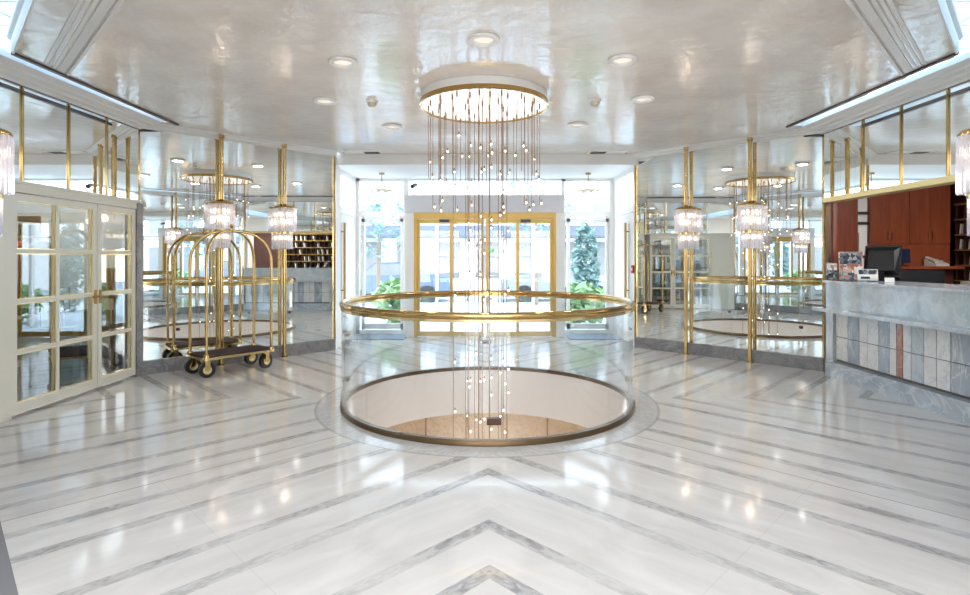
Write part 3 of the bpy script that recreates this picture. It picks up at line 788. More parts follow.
# security camera
t = thing('security_camera', 'small dark security camera above the left end of the entrance header', 'camera', (-1.30, 10.1, 2.60))
b = MB(); b.cyl((0, 0, 0), (0, 0, .16), .012); b.build('bracket', M['grey_plastic'], t)
b = MB(); b.cyl((-.03, -.10, .15), (.02, .06, .20), .035); b.build('housing', M['black'], t)
# fire alarm
t = thing('fire_alarm', 'red alarm button on the right vestibule jamb', 'alarm', (2.44, 9.02, 1.2))
b = MB(); b.box(-.03, .0, -.05, .05, 0, .13); b.build('housing', M['red'], t, bevel=.008)
b = MB(); b.box(-.035, -.03, -.025, .025, .04, .09); b.build('button', M['paper'], t, smooth=False)

# ------------------------------------------------------------------ glass balustrade round the opening
bal = thing('glass_balustrade', 'round glass balustrade with a brass handrail round the floor opening', 'balustrade', (CX, CY, 0))
b = MB(); b.lathe([(RV-.004, .0), (RV+.046, .0), (RV+.046, .035), (RV+.04, .045), (RV-.004, .045)], seg=128, closed=True); b.build('base_channel', M['bronze'], bal)
gr = RV+.022
for k in range(4):
    a0 = PI/4 + k*PI/2 + .003; a1 = a0 + PI/2 - .006
    b = MB(); b.lathe([(gr-.008, .04), (gr+.008, .04), (gr+.008, .975), (gr-.008, .975)], seg=32, a0=a0, a1=a1, closed=True)
    b.build('glass_panel', M['ring_glass'], bal)
b = MB(); b.tube([(gr*math.cos(2*PI*k/128), gr*math.sin(2*PI*k/128), 1.0) for k in range(128)], .031, seg=14, closed=True); b.build('handrail', M['brass'], bal)
b = MB(); b.lathe([(gr-.02, .95), (gr+.02, .95), (gr+.02, .975), (gr-.02, .975)], seg=128, closed=True); b.build('rail_channel', M['brass_light'], bal)
for ang, z, w in ((-PI/2+.03, .19, .11), (PI/2, .36, .11), (PI, .20, .05), (0, .20, .05)):
    b = MB()
    Mx = Matrix.Translation((gr*math.cos(ang), gr*math.sin(ang), z)) @ Matrix.Rotation(ang, 4, 'Z')
    b.box(-.022, .022, -w/2, w/2, -.025, .025, Mx)
    b.build('glass_clamp', M['bronze_dark'], bal, bevel=.004)

# ------------------------------------------------------------------ chandelier
chan = thing('chandelier', 'round brass ceiling chandelier with long wires of lit glass balls dropping through the opening', 'chandelier', (-0.01, CY, ZC))
b = MB(); b.lathe([(.001, 0), (.645, 0), (.645, -.078), (.001, -.078)], seg=64); b.build('base_plate', M['white'], chan)
b = MB(); b.lathe([(.644, -.085), (.665, -.08), (.668, -.122), (.655, -.126), (.644, -.122)], seg=96, closed=True); b.build('rim', M['brass'], chan)
b = MB(); b.lathe([(.001, -.085), (.642, -.085), (.642, -.11), (.001, -.11)], seg=64); b.build('reflector', pbr('glowing_reflector', 'F4F0E8', 0.08, 0.35, emit=('FFF0D8', 0.35)), chan)  # underside glow painted in by emission, replacing a chandelier lamp
def ball_mesh():
    b = MB(); b.mi = 0; b.sphere((0, 0, 0), .018, 12, 8); b.mi = 1; b.sphere((0, 0, .002), .007, 8, 6)
    b.mi = 2; b.cyl((0, 0, .018), (0, 0, .045), .006, seg=8)
    o = b.build('ball', [M['ball_glass'], M['spark'], M['brass']]); me = o.data
    bpy.data.objects.remove(o); return me
ballme = ball_mesh()
def strand(x, y, zbot, balls, r=.0035):
    b = MB(); zb = zbot-ZC
    b.cyl((0, 0, zb), (0, 0, -.11), r, seg=6); b.cyl((0, 0, -.11-.05), (0, 0, -.11), .009, seg=8)
    o = b.build('strand', M['copper'], chan); o.location = (x, y, 0)
    for z in balls:
        p = bpy.data.objects.new('glass_ball', ballme); C.objects.link(p); p.parent = o; p.location = (.018, 0, z-ZC)
rng = random.Random(11)
for i in range(34):
    t = 2*PI*(i+.3*rng.random())/34; r = .575 if i % 2 else .46 + .06*rng.random()
    if i % 3 == 0: zb = 1.93+rng.uniform(-.03, .06)
    elif i % 3 == 1: zb = 2.26+rng.uniform(-.03, .03)
    else: zb = 2.28
    zball = zb+.0 if i % 3 != 2 else rng.choice([2.42, 2.5, 2.58])
    strand(r*math.cos(t), r*math.sin(t), zb, [zball])
for i in range(13):
    if i < 2: x, y, rr = (-.055 if i == 0 else .055), -.05, .006
    else:
        t = 2*PI*(i-2+.4*rng.random())/11; q = .32 if i % 2 else .2; x, y, rr = q*math.cos(t), q*math.sin(t), .004
    zs = [rng.uniform(2.0, 2.7), rng.uniform(1.45, 1.9), rng.uniform(.95, 1.3), rng.uniform(.1, .4), rng.uniform(-.42, 0.0)]
    strand(x, y, -1.2, zs, rr)

# ------------------------------------------------------------------ downlights, detectors, vents
def downlight(x, y, label):
    t = thing('downlight', label, 'ceiling light', (x, y, ZC), 0, 'round recessed ceiling lights')
    b = MB(); b.lathe([(.075, -.002), (.12, -.002), (.125, -.012), (.115, -.024), (.085, -.026), (.075, -.012)], seg=32, closed=True); b.build('ring', M['white'], t)
    b = MB(); b.lathe([(.001, -.006), (.078, -.006)], seg=24); b.build('lens', M['lamp'], t)
for x, y, lb in ((-.01, 4.21, 'large round white downlight in the middle of the ceiling, nearest the camera'),
                 (-1.21, 4.69, 'round white downlight to the left of the nearest one'), (1.16, 4.64, 'round white downlight to the right of the nearest one'),
                 (-1.70, 5.85, 'round white downlight level with the chandelier, on the left'), (1.66, 5.78, 'round white downlight level with the chandelier, on the right'),
                 (-1.18, 7.0, 'small round white downlight behind the chandelier, on the left'), (1.16, 6.9, 'small round white downlight behind the chandelier, on the right')):
    downlight(x, y, lb)
for x, y, side in ((-1.21, 5.89, 'left'), (1.17, 5.85, 'right')):
    t = thing('smoke_detector', f'small beige smoke detector on the ceiling to the {side} of the chandelier', 'smoke detector', (x, y, ZC), 0, 'smoke detectors on the ceiling')
    b = MB(); b.lathe([(.001, 0), (.065, 0), (.065, -.02), (.001, -.02)], seg=24); b.build('base', M['white'], t)
    b = MB(); b.lathe([(.001, -.02), (.05, -.02), (.045, -.05), (.03, -.065), (.001, -.068)], seg=24); b.build('housing', M['detector'], t)
for sgn, side in ((-1, 'left'), (1, 'right')):
    t = thing('air_vent', f'flush air vent at the back {side} corner of the ceiling', 'air vent', (1.93*sgn, 8.72, ZC), 0, 'air vents in the ceiling')
    b = MB(); b.box(-.3, .3, -.12, .1, -.012, 0); b.build('frame', M['white'], t, bevel=.003)
    b = MB(); b.box(.02 if sgn < 0 else -.26, .26 if sgn < 0 else -.02, -.09, .07, -.016, -.012); b.build('slot', M['dark_slot'], t, smooth=False)

# ------------------------------------------------------------------ brass pole lamps with crystal shades
def pole_lamp():
    t = thing('pole_lamp', 'x', 'lamp', (0, 0, 0), 0, 'brass pole lamps with crystal shades')
    b = MB(); b.cyl((0, 0, 0), (0, 0, 3.128), .026, seg=20); b.build('pole', M['brass'], t)
    b = MB(); b.lathe([(.026, 0), (.045, 0), (.045, .015), (.026, .025)], seg=20); b.build('foot', M['brass'], t)
    b = MB(); b.lathe([(.024, 3.06), (.036, 3.07), (.036, 3.11), (.024, 3.12)], seg=20); b.build('top_collar', M['brass'], t)
    b = MB(); b.lathe([(.026, 2.24), (.06, 2.235), (.15, 2.20), (.16, 2.185), (.16, 2.17), (.026, 2.17)], seg=32); b.build('upper_gallery', M['brass'], t)
    b = MB(); b.lathe([(.026, 1.84), (.115, 1.84), (.118, 1.80), (.026, 1.80)], seg=32); b.build('lower_gallery', M['brass_light'], t)
    for nm, r, z0, z1, n, rr in (('upper_shade', .152, 1.83, 2.17, 30, .0145), ('lower_shade', .10, 1.58, 1.80, 20, .0145)):
        b = MB()
        for k in range(n):
            a = 2*PI*k/n; x, y = r*math.cos(a), r*math.sin(a)
            b.cyl((x, y, z0+.006*(k % 2)), (x, y, z1), rr, seg=6)
        b.build(nm, M['crystal'], t, smooth=False)
    for k in range(4):
        a = PI/4+PI/2*k
        for z, q in ((2.09, .085), (1.745, .062)):
            b = MB(); b.sphere((q*math.cos(a), q*math.sin(a), z), .02, 10, 8, (1, 1, 1.5)); b.build('bulb', M['bulb'], t)
    return t
pl = pole_lamp()
spots = [((3.017, 8.256), 'brass pole lamp at the back right, the one nearer the entrance'), ((3.665, 7.608), 'brass pole lamp at the back right, the one nearer the reception counter'),
         ((-3.556, 7.424), 'brass pole lamp at the back left, just behind the luggage cart'), ((-2.933, 8.047), 'brass pole lamp at the back left, the one nearer the entrance'),
         ((-2.955, 3.2), 'brass pole lamp with its crystal shade cut off by the left edge of the picture'), ((2.955, 3.2), 'brass pole lamp with its crystal shade cut off by the right edge of the picture'),
         ((-3.62, 3.85), 'near left brass pole lamp seen only as a reflection, beside the glazed doors'), ((3.62, 3.85), 'near right brass pole lamp seen only as a reflection, beside the counter')]
for i, ((x, y), lb) in enumerate(spots):
    if i == 0: pl.location = (x, y, 0); pl['label'] = lb
    else: dup(pl, (x, y, 0), 0.0, lb)

# ------------------------------------------------------------------ luggage cart
cart = thing('luggage_cart', 'brass birdcage luggage cart with a maroon carpeted deck by the left mirrors', 'luggage cart', (-3.27, 7.10, 0), math.radians(51))
def rrect(w, d, r, n=5):
    out = []
    for cx, cy, a in ((w-r, d-r, 0), (-w+r, d-r, PI/2), (-w+r, -d+r, PI), (w-r, -d+r, 1.5*PI)):
        for k in range(n+1): t = a+PI/2*k/n; out.append((cx+r*math.cos(t), cy+r*math.sin(t)))
    return out
b = MB(); b.prism(rrect(.47, .265, .06), .215, .245); b.build('platform', M['brass_light'], cart)
b = MB(); b.prism(rrect(.45, .245, .05), .245, .258); b.build('deck_carpet', M['carpet'], cart)
for sx in (1, -1):
    pts = []
    cx, cy = .42, .225*sx; R = 1.0
    z0, zt = 1.36, 1.80
    pts.append((cx, cy, .25)); pts.append((cx, cy, .8)); pts.append((cx, cy, z0))
    for k in range(1, 20):
        t = PI*k/20
        c_, s_ = math.cos(t), math.sin(t)
        e = 2/2.4
        f = math.copysign(abs(c_)**e, c_); g = abs(s_)**e
        pts.append((cx*f, cy*f, z0+(zt-z0)*g))
    pts.append((-cx, -cy, z0)); pts.append((-cx, -cy, .8)); pts.append((-cx, -cy, .25))
    b = MB(); b.tube(pts, .0175, 12); b.build('hoop', M['brass'], cart)
for x in (-.42, .42):
    for y in (-.225, .225):
        b = MB(); b.lathe([(.018, .245), (.035, .245), (.032, .275), (.018, .285)], (x, y, 0), 16); b.build('hoop_socket', M['brass'], cart)
b = MB(); b.lathe([(.02, 1.79), (.03, 1.80), (.03, 1.825), (.012, 1.84), (.022, 1.86), (.018, 1.885), (.001, 1.895)], seg=16); b.build('finial', M['brass'], cart)
for i, (x, y) in enumerate(((-.40, -.19), (.36, -.19), (-.40, .19), (.36, .19))):
    rz = 0.25 if i % 2 else -0.1
    cst = bpy.data.objects.new('caster', None)
    b = MB(); w = .035
    b.cyl((0, 0, .195), (0, 0, .216), .045, seg=16)
    Rz = Matrix.Rotation(rz, 4, 'Z')
    for s_ in (-1, 1): b.box(-.03, .03, s_*w-.004, s_*w+.004, .085, .2, Rz)
    b.box(-.03, .03, -w, w, .192, .2, Rz)
    c_ = b.build('caster', M['brass'], cart); c_.location = (x, y, 0)
    b = MB()
    p0 = Rz @ Vector((0, -.024, .095)); p1 = Rz @ Vector((0, .024, .095)); b.cyl(p0, p1, .095, seg=28); b.build('wheel', M['rubber'], c_, bevel=.006)
    b = MB(); p0 = Rz @ Vector((0, -.028, .095)); p1 = Rz @ Vector((0, .028, .095)); b.cyl(p0, p1, .052, seg=20); b.build('hub', M['brass_light'], c_)

# ------------------------------------------------------------------ reception counter
ct = thing('reception_counter', 'long marble reception counter with striped tile front on the right', 'counter', (4.7, 5.6, 0))
Y0, Y1 = 4.37, 6.89
b = MB(); b.box(4.20, 4.34, Y0, Y1-.10, 0, .19); b.build('plinth', marble('blue_grey_plinth', 'A9B1B8', '8F99A3', 'C2C8CC', 4, .12, (1, .5, 1)), ct, world=True, bevel=.004)
b = MB(); b.box(4.34, 4.98, Y0, Y1, 0, 1.14); b.build('body', M['counter'], ct, world=True, smooth=False)
b = MB(); b.box(4.27, 4.34, 6.75, Y1, .0, .80); b.build('end_panel', M['counter'], ct, world=True, smooth=False)
b = MB()
tb = [6.74, 6.52, 6.32, 6.18, 6.01, 5.85, 5.75, 5.66, 5.55, 5.39, 5.24, 5.08, 4.87, 4.72, 4.56, 4.38]
tm = [0, 1, 0, 0, 1, 0, 3, 0, 2, 0, 0, 1, 0, 2, 0]
b.mi = 4; b.box(4.315, 4.339, Y0, 6.75, .19, .80)
for i in range(len(tb)-1):
    b.mi = tm[i]
    for z0, z1 in ((.215, .487), (.495, .79)): b.box(4.30, 4.325, tb[i+1]+.004, tb[i]-.004, z0, z1)
b.build('tile_front', [M['tile_white'], M['tile_grey'], M['tile_pale'], M['tile_red'], M['joint']], ct, world=True, smooth=False)
b = MB(); b.box(4.12, 4.345, Y0, Y1+.03, .795, .835); b.build('bag_ledge', M['slab'], ct, world=True, bevel=.006)
b = MB(); b.box(4.27, 4.345, Y0, Y1, .835, 1.14); b.build('upper_panel', M['counter'], ct, world=True, smooth=False)
b = MB(); b.box(4.24, 5.02, Y0, Y1+.02, 1.14, 1.17); b.build('counter_top', M['slab'], ct, world=True, bevel=.005)

# gilded header over the opening
mb = MB(); mb.box(4.31, 4.47, 4.36, 7.02, 2.155, 2.215)
struct(mb.build('trim_19', pbr('gilded_beam', 'DCC890', 0.35, 0.6), smooth=False, bevel=.006), 'gilded beam over the reception opening', 'beam')
mb = MB(); mb.box(4.34, 4.40, 7.005, 7.045, 1.17, 2.155)
struct(mb.build('trim_20', M['bronze'], smooth=False), 'brass post at the back end of the reception opening', 'trim strip')
# reception room shell
mb = MB(); mb.box(7.2, 7.3, 3.4, 9.2, 0, 2.9)
struct(mb.build('wall_office_side', M['dark_wood'], smooth=False), 'dark wood back wall of the reception office', 'wall')
mb = MB(); mb.box(4.47, 7.3, 9.0, 9.1, 0, 2.9)
struct(mb.build('wall_office_rear', M['plaster'], smooth=False), 'pale end wall of the reception office behind the cupboards', 'wall')
mb = MB(); mb.box(4.47, 7.3, 3.3, 3.4, 0, 2.9); mb.box(4.47, 4.52, 3.4, 4.36, 0, 2.9)
struct(mb.build('wall_office_front', M['plaster'], smooth=False), 'pale near wall of the reception office', 'wall')
mb = MB(); mb.box(4.47, 4.52, 7.06, 9.0, 0, 2.9)
struct(mb.build('wall_office_inner', M['mahogany'], smooth=False), 'mahogany clad inner wall of the reception office', 'wall')
mb = MB(); mb.box(4.45, 7.3, 3.3, 9.1, 2.85, 2.92)
struct(mb.build('ceiling_office', M['white'], smooth=False), 'white ceiling of the reception office', 'ceiling')
YC = 8.2
# end panel
mb = MB(); mb.box(4.53, 5.56, YC, YC+.04, 0, 2.84)
tag(mb.build('wood_panel', M['mahogany'], smooth=False), 'dark mahogany panel behind the brochures, left of the narrow gap', 'panel')
# narrow gap: mirror shelf strip
niche = thing('narrow_shelf', 'narrow bright shelf strip between the mahogany panel and the cupboards', 'shelf', (5.65, YC+.15, 0))
b = MB(); b.box(5.565, 5.735, YC+.05, YC+.06, 0, 2.84); b.build('back_panel', M['paper'], niche, world=True, smooth=False)
for z in (1.45, 1.95, 2.1):
    b = MB(); b.box(5.565, 5.735, YC+.0, YC+.05, z, z+.04); b.build('shelf', M['dark_wood'], niche, world=True, smooth=False)
mb = MB(); mb.box(5.58, 5.66, YC+.008, YC+.045, 1.4905, 1.82)
tag(mb.build('document_box', M['paper'], bevel=.004), 'white document box standing on the narrow shelf', 'box')
# cupboards
for i, (x0, x1, lb) in enumerate(((5.74, 6.33, 'left pair of mahogany wall cupboard doors above the monitor'), (6.33, 6.94, 'right pair of mahogany wall cupboard doors above the telephone'))):
    t = thing('wall_cupboard', lb, 'cupboard', ((x0+x1)/2, YC+.2, 1.66), 0, 'mahogany wall cupboards')
    b = MB(); b.box(x0+.002, x1-.002, YC+.02, YC+.35, 1.66, 2.84); b.build('body', M['mahogany'], t, world=True, smooth=False)
    xm = (x0+x1)/2
    for a, c_, hx in ((x0+.004, xm-.002, xm-.03), (xm+.002, x1-.004, xm+.03)):
        b = MB(); b.box(a, c_, YC, YC+.02, 1.665, 2.835); d = b.build('door', M['mahogany'], t, world=True, bevel=.003)
        b = MB(); b.tube([(hx, YC, 1.72), (hx, YC-.03, 1.73), (hx, YC-.03, 1.83), (hx, YC, 1.84)], .006, 8); b.build('handle', M['bronze'], d, world=True)
# back panel and back counter
mb = MB(); mb.box(5.74, 6.94, YC+.01, YC+.05, 1.334, 1.655)
tag(mb.build('splash_panel', M['mahogany'], smooth=False), 'mahogany splash panel behind the back counter', 'panel')
t = thing('back_counter', 'dark mahogany back counter under the wall cupboards', 'counter', (6.3, YC+.1, 0))
b = MB(); b.box(5.74, 6.94, YC-.05, YC+.355, 0, 1.29); b.build('body', M['dark_wood'], t, world=True, smooth=False)
b = MB(); b.box(5.74, 6.94, YC-.24, YC+.355, 1.29, 1.33); b.build('top', M['mahogany'], t, world=True, bevel=.004)
# telephone
t = thing('telephone', 'beige desk telephone on the back counter', 'telephone', (6.65, YC-.10, 1.331), 0.2)
b = MB(); b.hexa([(-.12, -.09, 0), (.12, -.09, 0), (.12, .09, 0), (-.12, .09, 0), (-.12, -.09, .03), (.12, -.09, .03), (.12, .09, .10), (-.12, .09, .10)]); b.build('base', M['phone'], t, bevel=.006)
b = MB(); b.tube([(-.10, -.08, .06), (-.095, -.04, .085), (-.09, .04, .115), (-.095, .08, .12)], .022, 10); b.build('handset', M['phone'], t)
b = MB(); b.box(.0, .09, -.02, .03, .068, .085); b.build('keypad', M['grey_plastic'], t)
t = thing('small_screen', 'small dark blue screen on the back counter behind the monitor', 'screen', (6.17, YC-.07, 1.331), 0.1)
b = MB(); b.box(-.12, .12, -.01, .02, .05, .25); b.build('casing', M['black'], t, bevel=.006)
b = MB(); b.box(-.105, .105, -.013, -.01, .065, .235); b.build('display', M['navy'], t, smooth=False)
b = MB(); b.box(-.06, .06, -.05, .06, 0, .012); b.box(-.02, .02, 0, .02, .01, .06); b.build('stand', M['black'], t)
# printer behind the counter
t = thing('printer', 'black printer behind the counter, right of the monitor', 'printer', (5.62, 7.25, .95), 0)
b = MB(); b.box(-.32, .25, -.22, .22, 0, .34); b.build('body', M['black'], t, bevel=.02)
b = MB(); b.box(-.25, .18, -.235, -.22, .1, .13); b.build('paper_tray', M['grey_plastic'], t, smooth=False)
t = thing('staff_desk', 'low dark desk on the staff side of the counter', 'desk', (5.6, 6.9, 0))
b = MB(); b.box(5.15, 6.2, 5.0, 7.55, .91, .95); b.build('desk_top', M['dark_wood'], t, world=True, smooth=False)
for y in (5.02, 7.50):
    b = MB(); b.box(5.2, 6.15, y, y+.04, 0, .91); b.build('side_panel', M['dark_wood'], t, world=True, smooth=False)
mb = MB(); mb.box(5.66, 5.86, 6.3, 6.55, .951, 1.17)
tag(mb.build('card_terminal', M['phone'], bevel=.01), 'small ribbed white box on the staff desk near the pigeonhole rack', 'box')
# pigeonhole rack with letters on the office wall
t = thing('pigeonhole_rack', 'dark wooden pigeonhole rack on the back wall of the reception office', 'rack', (7.1, 6.2, 0))
ra, rb = 4.5, 8.15
b = MB(); b.box(7.17, 7.195, ra, rb, .75, 2.26); b.build('back_board', M['dark_wood'], t, world=True, smooth=False)
for k in range(7):
    z = .88+k*.225
    b = MB(); b.box(6.96, 7.17, ra, rb, z, z+.02); s_ = b.build('shelf', M['dark_wood'], t, world=True, smooth=False)
    b = MB(); b.box(6.952, 6.96, ra, rb, z, z+.02); b.build('shelf_edge', M['gold_frame'], s_, world=True, smooth=False)
ncol = 25
for k in range(ncol+1):
    y = ra+(rb-ra)*k/ncol
    b = MB(); b.box(6.97, 7.17, max(ra, y-.006), min(rb, y+.006), .90, 2.23); b.build('divider', M['dark_wood'], t, world=True, smooth=False)
rng = random.Random(5)
proto = None
cw = (rb-ra)/ncol
cells = [(c_, r_) for c_ in range(ncol) for r_ in range(6)]
pick = [q for q in cells if rng.random() < (0.75 if q[0] > 21 else 0.42)]
b = MB(); b.box(-.085, .085, -.012, .012, 0, .145, Matrix.Rotation(.12, 4, 'X'))
env = tag(b.build('envelope', M['paper'], bevel=.002), 'white envelope standing in a pigeonhole of the dark rack', 'envelope', 'envelopes in the pigeonhole rack')
for i, (c_, r_) in enumerate(pick):
    o = env if i == 0 else env.copy()
    if i: C.objects.link(o)
    o.location = (7.07, ra+cw*(c_+.5)+rng.uniform(-.02, .02), .90+r_*.225+.004)

# monitor on the counter seen from behind
t = thing('monitor', 'black computer monitor seen from behind on the reception counter', 'monitor', (4.87, 6.76, 1.17), math.radians(-50))
# local -Y faces the lobby
b = MB(); Rm = Matrix.Translation((0, 0, .05)) @ Matrix.Rotation(math.radians(-12), 4, 'X')
b.box(-.19, .19, 0, .025, 0, .39, Rm); b.build('screen_frame', M['black'], t, bevel=.008)
b = MB(); b.hexa([Rm @ Vector(p) for p in ((-.15, -.085, .06), (.15, -.085, .06), (.18, 0, .02), (-.18, 0, .02), (-.13, -.07, .31), (.13, -.07, .31), (.175, 0, .37), (-.175, 0, .37))]); b.build('back_shell', M['black'], t, bevel=.012)
b = MB(); b.box(-.12, .12, -.12, .10, 0, .015); b.box(-.04, .04, -.05, -.02, .01, .16); b.build('stand', M['black'], t, bevel=.005)
# brochures
def holder(x, y, rz, w, h, mats, lb, lb2):
    loc = (x, y, 1.17)
    t = thing('leaflet_holder', f'clear leaflet holder holding {lb}', 'holder', loc, rz, 'leaflet holders on the counter')
    b = MB(); Rm = Matrix.Rotation(math.radians(-16), 4, 'X')
    b.box(-w/2-.006, w/2+.006, .012, .016, 0.012, h*.95, Rm); b.box(-w/2-.006, w/2+.006, -.024, -.02, 0.008, h*.3, Rm)
    b.build('back', M['glass'], t, smooth=False)
    b = MB(); b.box(-w/2-.006, w/2+.006, -.04, .08, 0, .006); b.build('foot', M['glass'], t, smooth=False)
    t2 = thing('leaflet', lb2, 'leaflet', (x, y, 1.178), rz, 'leaflets on the counter')
    b = MB(); b.box(-w/2, w/2, -.012, .008, .005, h, Rm); b.build('sheets', M[mats[0]], t2, smooth=False)
    b = MB(); b.box(-w*.45, w*.45, -.0135, -.012, h*.55, h*.95, Rm); b.build('cover_picture', M[mats[1]], t2, smooth=False)
    b = MB(); b.box(-w*.35, w*.1, -.0135, -.012, h*.15, h*.35, Rm); b.build('cover_title', M[mats[2]], t2, smooth=False)
holder(4.315, 6.84, -.5, .12, .22, ('print_dark', 'print_warm', 'black'), 'a narrow dark leaflet at the far left', 'narrow dark leaflet with an orange picture, leftmost on the counter')
holder(4.52, 6.79, -.5, .25, .36, ('print_warm', 'print_dark', 'paper'), 'the tallest leaflet', 'tallest leaflet with a blue-grey picture, behind the others')
holder(4.36, 6.60, -.5, .12, .17, ('print_dark', 'print_warm', 'orange'), 'a small leaflet with an orange title', 'small leaflet with an orange title in front of the tallest one')
holder(4.545, 6.53, -.5, .20, .14, ('paper', 'print_dark', 'black'), 'a wide low leaflet beside the monitor', 'wide low white leaflet beside the monitor')
mb = MB(); mb.box(-.045, .045, -.002, .002, 0, .055, Matrix.Translation((4.62, 6.28, 1.172)) @ Matrix.Rotation(-.5, 4, 'Z') @ Matrix.Rotation(-.3, 4, 'X'))
tag(mb.build('name_card', M['paper'], smooth=False), 'little white card standing in front of the monitor', 'card')

# ------------------------------------------------------------------ outside
mb = MB(); mb.box(-30, 30, 10.7, 18, -.06, -.02)
struct(mb.build('ground_pavement', M['paving'], smooth=False), 'pale pavement outside the entrance', 'pavement')
mb = MB(); mb.box(-40, 40, 18, 26, -.12, -.06)
struct(mb.build('ground_street', M['road'], smooth=False), 'grey street outside the entrance', 'street')
bd = thing('building', 'pale building with blue windows and an awning across the street', 'building', (0, 27, -.1))
b = MB(); b.box(-16, 16, 26, 34, -.1, 12); b.build('wall', M['facade'], bd, world=True, smooth=False)
for r in range(2):
    for c_ in range(13):
        x = -11+c_*1.85; z = (.5, 3.05)[r]
        b = MB(); b.box(x-.55, x+.55, 25.95, 26.02, z, z+(1.7, .95)[r]); b.build('window', M['win_blue'], bd, world=True, smooth=False)
b = MB(); b.hexa([(-9, 24.9, 2.4), (9, 24.9, 2.4), (9, 26, 2.4), (-9, 26, 2.4), (-9, 24.9, 2.5), (9, 24.9, 2.5), (9, 26, 3.0), (-9, 26, 3.0)]); b.build('awning', M['awning'], bd, world=True, smooth=False)
def car(x, y, mat, lb):
    t = thing('car', lb, 'car', (x, y, -.12), 0, 'cars parked in the street')
    b = MB()
    prof = [(-2.0, .35), (-2.05, .75), (-1.6, .9), (-1.1, .95), (-.55, 1.42), (.75, 1.45), (1.35, 1.0), (1.95, .9), (2.05, .4)]
    b.prism(prof, -.8, .8, Matrix.Rotation(PI/2, 4, 'X')); b.build('body', mat, t, bevel=.06)
    b = MB(); b.prism([(-.95, .98), (-.5, 1.36), (.7, 1.38), (1.15, 1.0)], -.815, .815, Matrix.Rotation(PI/2, 4, 'X')); b.build('side_window', M['win_blue'], t, smooth=False)
    for wx in (-1.25, 1.25):
        for wy in (-.74, .74):
            b = MB(); b.cyl((wx, wy-.1, .32), (wx, wy+.1, .32), .32, seg=24); b.build('wheel', M['rubber'], t)
car(-3.2, 19.4, M['car_blue'], 'blue car parked outside, seen through the left entrance leaves')
car(2.6, 19.6, M['car_paint'], 'silver car parked outside, seen through the right entrance leaves')
def plant(x, y, h, r, nleaf, mat, trunk, label, name, cat, seed, lsize=.12):
    rg = random.Random(seed)
    t = thing(name, label, cat, (x, y, -.02))
    if trunk:
        b = MB(); b.cyl((0, 0, 0), (0, 0, h*.6), .07, .04, 8); b.build('trunk', M['bark'], t)
    b = MB()
    for k in range(nleaf):
        while True:
            p = Vector((rg.uniform(-1, 1), rg.uniform(-1, 1), rg.uniform(-1, 1)))
            if p.length < 1: break
        q = Vector((p.x*r, p.y*r, (h-r*1.0) + p.z*r if trunk else h*.5+p.z*h*.5))
        a = rg.uniform(0, 2*PI); e = rg.uniform(-.9, .9); s1 = lsize*rg.uniform(.6, 1.3)
        u = Vector((math.cos(a)*math.cos(e), math.sin(a)*math.cos(e), math.sin(e))); v = u.cross(Vector((rg.uniform(-1, 1), rg.uniform(-1, 1), 1))).normalized()
        b.face([q-u*s1, q-v*s1*.4, q+u*s1, q+v*s1*.4])
    b.build('foliage', mat, t, smooth=False)
plant(-2.0, 12.3, 1.0, .5, 500, M['leaf'], False, 'green shrub outside the left entrance window', 'shrub', 'shrub', 1, .14)
plant(2.1, 12.2, .95, .7, 700, M['leaf'], False, 'green shrub outside the right entrance window', 'shrub', 'shrub', 2, .14)
plant(-3.1, 16.0, 3.6, 1.1, 330, M['leaf_dark'], True, 'tree outside the left entrance window', 'tree', 'tree', 3)
plant(2.75, 15.0, 2.5, .38, 900, M['leaf_dark'], False, 'narrow blue-green tree outside the right entrance window', 'tree', 'tree', 4)
plant(1.6, 17.2, 4.3, 1.2, 300, M['leaf_dark'], True, 'tall tree outside behind the right sliding leaf', 'tree', 'tree', 6)

# ------------------------------------------------------------------ lights
def area(name, loc, size, power, col='FFFBF6', rot=(0, 0, 0), sizey=None):
    l = bpy.data.lights.new(name, 'AREA'); l.energy = power; l.color = lin(col)[:3]
    l.shape = 'RECTANGLE' if sizey else 'DISK'; l.size = size
    if sizey: l.size_y = sizey
    o = bpy.data.objects.new(name, l); C.objects.link(o); o.location = loc; o.rotation_euler = rot
    return o
for x, y in ((-.01, 4.21), (-1.21, 4.69), (1.16, 4.64), (-1.70, 5.85), (1.66, 5.78), (-1.18, 7.0), (1.16, 6.9)):
    area('downlight_fill', (x, y, ZC-.03), .15, 4)  # fill light added under the unlit downlights
def point(name, loc, power, r=.1, col='FFE6C4'):
    l = bpy.data.lights.new(name, 'POINT'); l.energy = power; l.color = lin(col)[:3]; l.shadow_soft_size = r
    o = bpy.data.objects.new(name, l); C.objects.link(o); o.location = loc; return o
point('lower_level_fill', (CX, CY, -2.4), 110, .3, 'FFF4E8')  # unseen lamp added to brighten the lower level
for (x, y), _ in spots if False else []: pass
for x, y in ((3.017, 8.256), (3.665, 7.608), (-3.556, 7.424), (-2.933, 8.047), (-2.955, 3.2), (2.955, 3.2)):
    point('pole_lamp_glow', (x*.985, y*.985, 1.98), 1.2, .05)
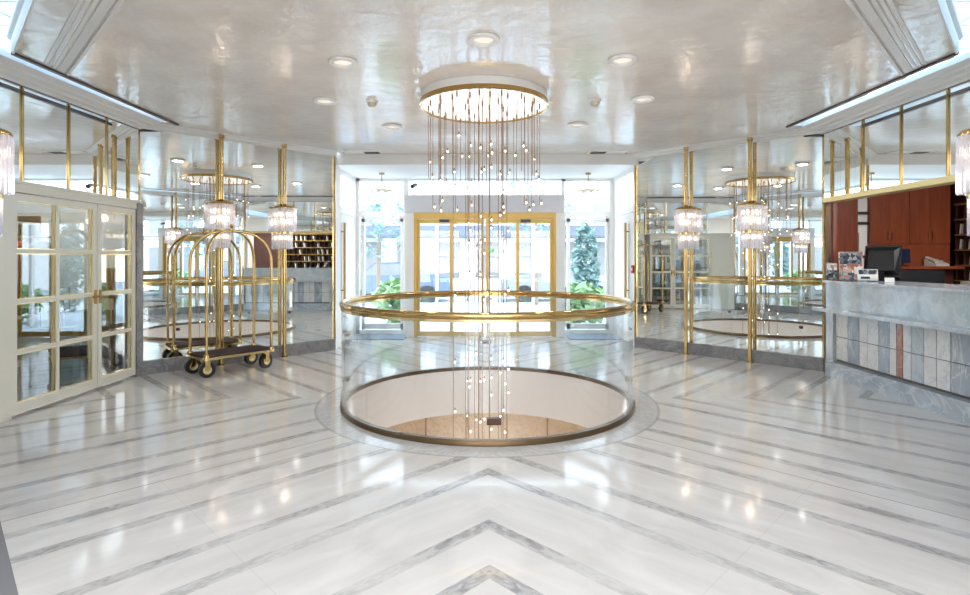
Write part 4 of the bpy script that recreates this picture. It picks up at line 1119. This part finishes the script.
# ceiling light panels: hall (unseen, added to brighten the lobby), shop, office, lower level
def light_panel(name, loc, sx, sy, power, label):
    t = thing('ceiling_light_panel', label, 'ceiling light', loc, 0)
    b = MB(); b.box(-sx/2-.02, sx/2+.02, -sy/2-.02, sy/2+.02, -.02, 0); b.build('frame', M['white'], t, smooth=False)
    b = MB(); b.box(-sx/2, sx/2, -sy/2, sy/2, -.024, -.02); b.build('diffuser', M['panel_light'], t, smooth=False)
    area(name, (loc[0], loc[1], loc[2]-.03), sx, power, 'FBFCFF', sizey=sy)
light_panel('hall_fill', (0, .6, 3.13), 4.0, 1.6, 35, 'added fill light panel in the unseen hall on the camera side, nearest the lobby')
light_panel('hall_fill', (0, -3.2, 3.13), 4.0, 1.6, 30, 'added fill light panel in the unseen hall on the camera side, far end')
light_panel('shop_lamp', (-5.3, 5.6, 2.85), 1.0, 2.4, 26, 'ceiling light panel behind the glazed doors, near half')
light_panel('shop_lamp', (-5.3, 8.4, 2.85), 1.0, 1.6, 14, 'ceiling light panel behind the glazed doors, far half')
light_panel('office_lamp', (6.2, 4.8, 2.85), 1.2, 1.6, 75, 'ceiling light panel in the reception office')
# cove tubes on top of the ceiling panel
for sgn, side in ((1, 'left'), (-1, 'right')):
    mb = MB(); mb.cyl((-3.6*sgn, 4.8, ZC+.15), (-3.6*sgn, 6.9, ZC+.15), .025, seg=12)
    tag(mb.build('cove_light_tube', M['cove_tube']), f'light tube lying on top of the ceiling panel, {side} side', 'light tube')
    area('cove_lamp', (-3.62*sgn, 5.85, ZC+.2), 2.1, 22, 'FFFFFF', (0, math.radians(-150*sgn), 0), .1).rotation_euler = (math.radians(180), 0, 0)

# ------------------------------------------------------------------ world
w = bpy.data.worlds.new('sky'); S.world = w; w.use_nodes = True
nt = w.node_tree; nt.nodes.clear()
out = N(nt, 'ShaderNodeOutputWorld'); bg = N(nt, 'ShaderNodeBackground')
tc = N(nt, 'ShaderNodeTexCoord'); sp = N(nt, 'ShaderNodeSeparateXYZ'); nt.links.new(tc.outputs['Generated'], sp.inputs[0])
r = N(nt, 'ShaderNodeValToRGB'); e = r.color_ramp.elements
e[0].position = 0.0; e[0].color = lin('F8F8F8'); e[1].position = 0.9; e[1].color = lin('9FC4E4')
k = e.new(.35); k.color = lin('EEF2F6')
nt.links.new(sp.outputs[2], r.inputs[0]); nt.links.new(r.outputs[0], bg.inputs[0]); bg.inputs[1].default_value = 6.5
nt.links.new(bg.outputs[0], out.inputs[0])

# ------------------------------------------------------------------ camera
cam = bpy.data.cameras.new('camera'); co = bpy.data.objects.new('camera', cam); C.objects.link(co); S.camera = co
co.location = (0, 0, 1.45); co.rotation_euler = (PI/2, 0, 0)
cam.sensor_width = 36; cam.lens = 36*550/970; cam.shift_y = -(297.5-258)/970; cam.shift_x = 0.0
cam.clip_start = .05; cam.clip_end = 200

S.view_settings.view_transform = 'Standard'; S.view_settings.look = 'None'
S.view_settings.exposure = 0.50; S.view_settings.gamma = 1.0; S.view_settings.use_curve_mapping = False
cy = S.cycles
cy.max_bounces = 14; cy.diffuse_bounces = 5; cy.glossy_bounces = 8; cy.transparent_max_bounces = 32; cy.transmission_bounces = 8
cy.sample_clamp_indirect = 4.0; cy.blur_glossy = 0.5
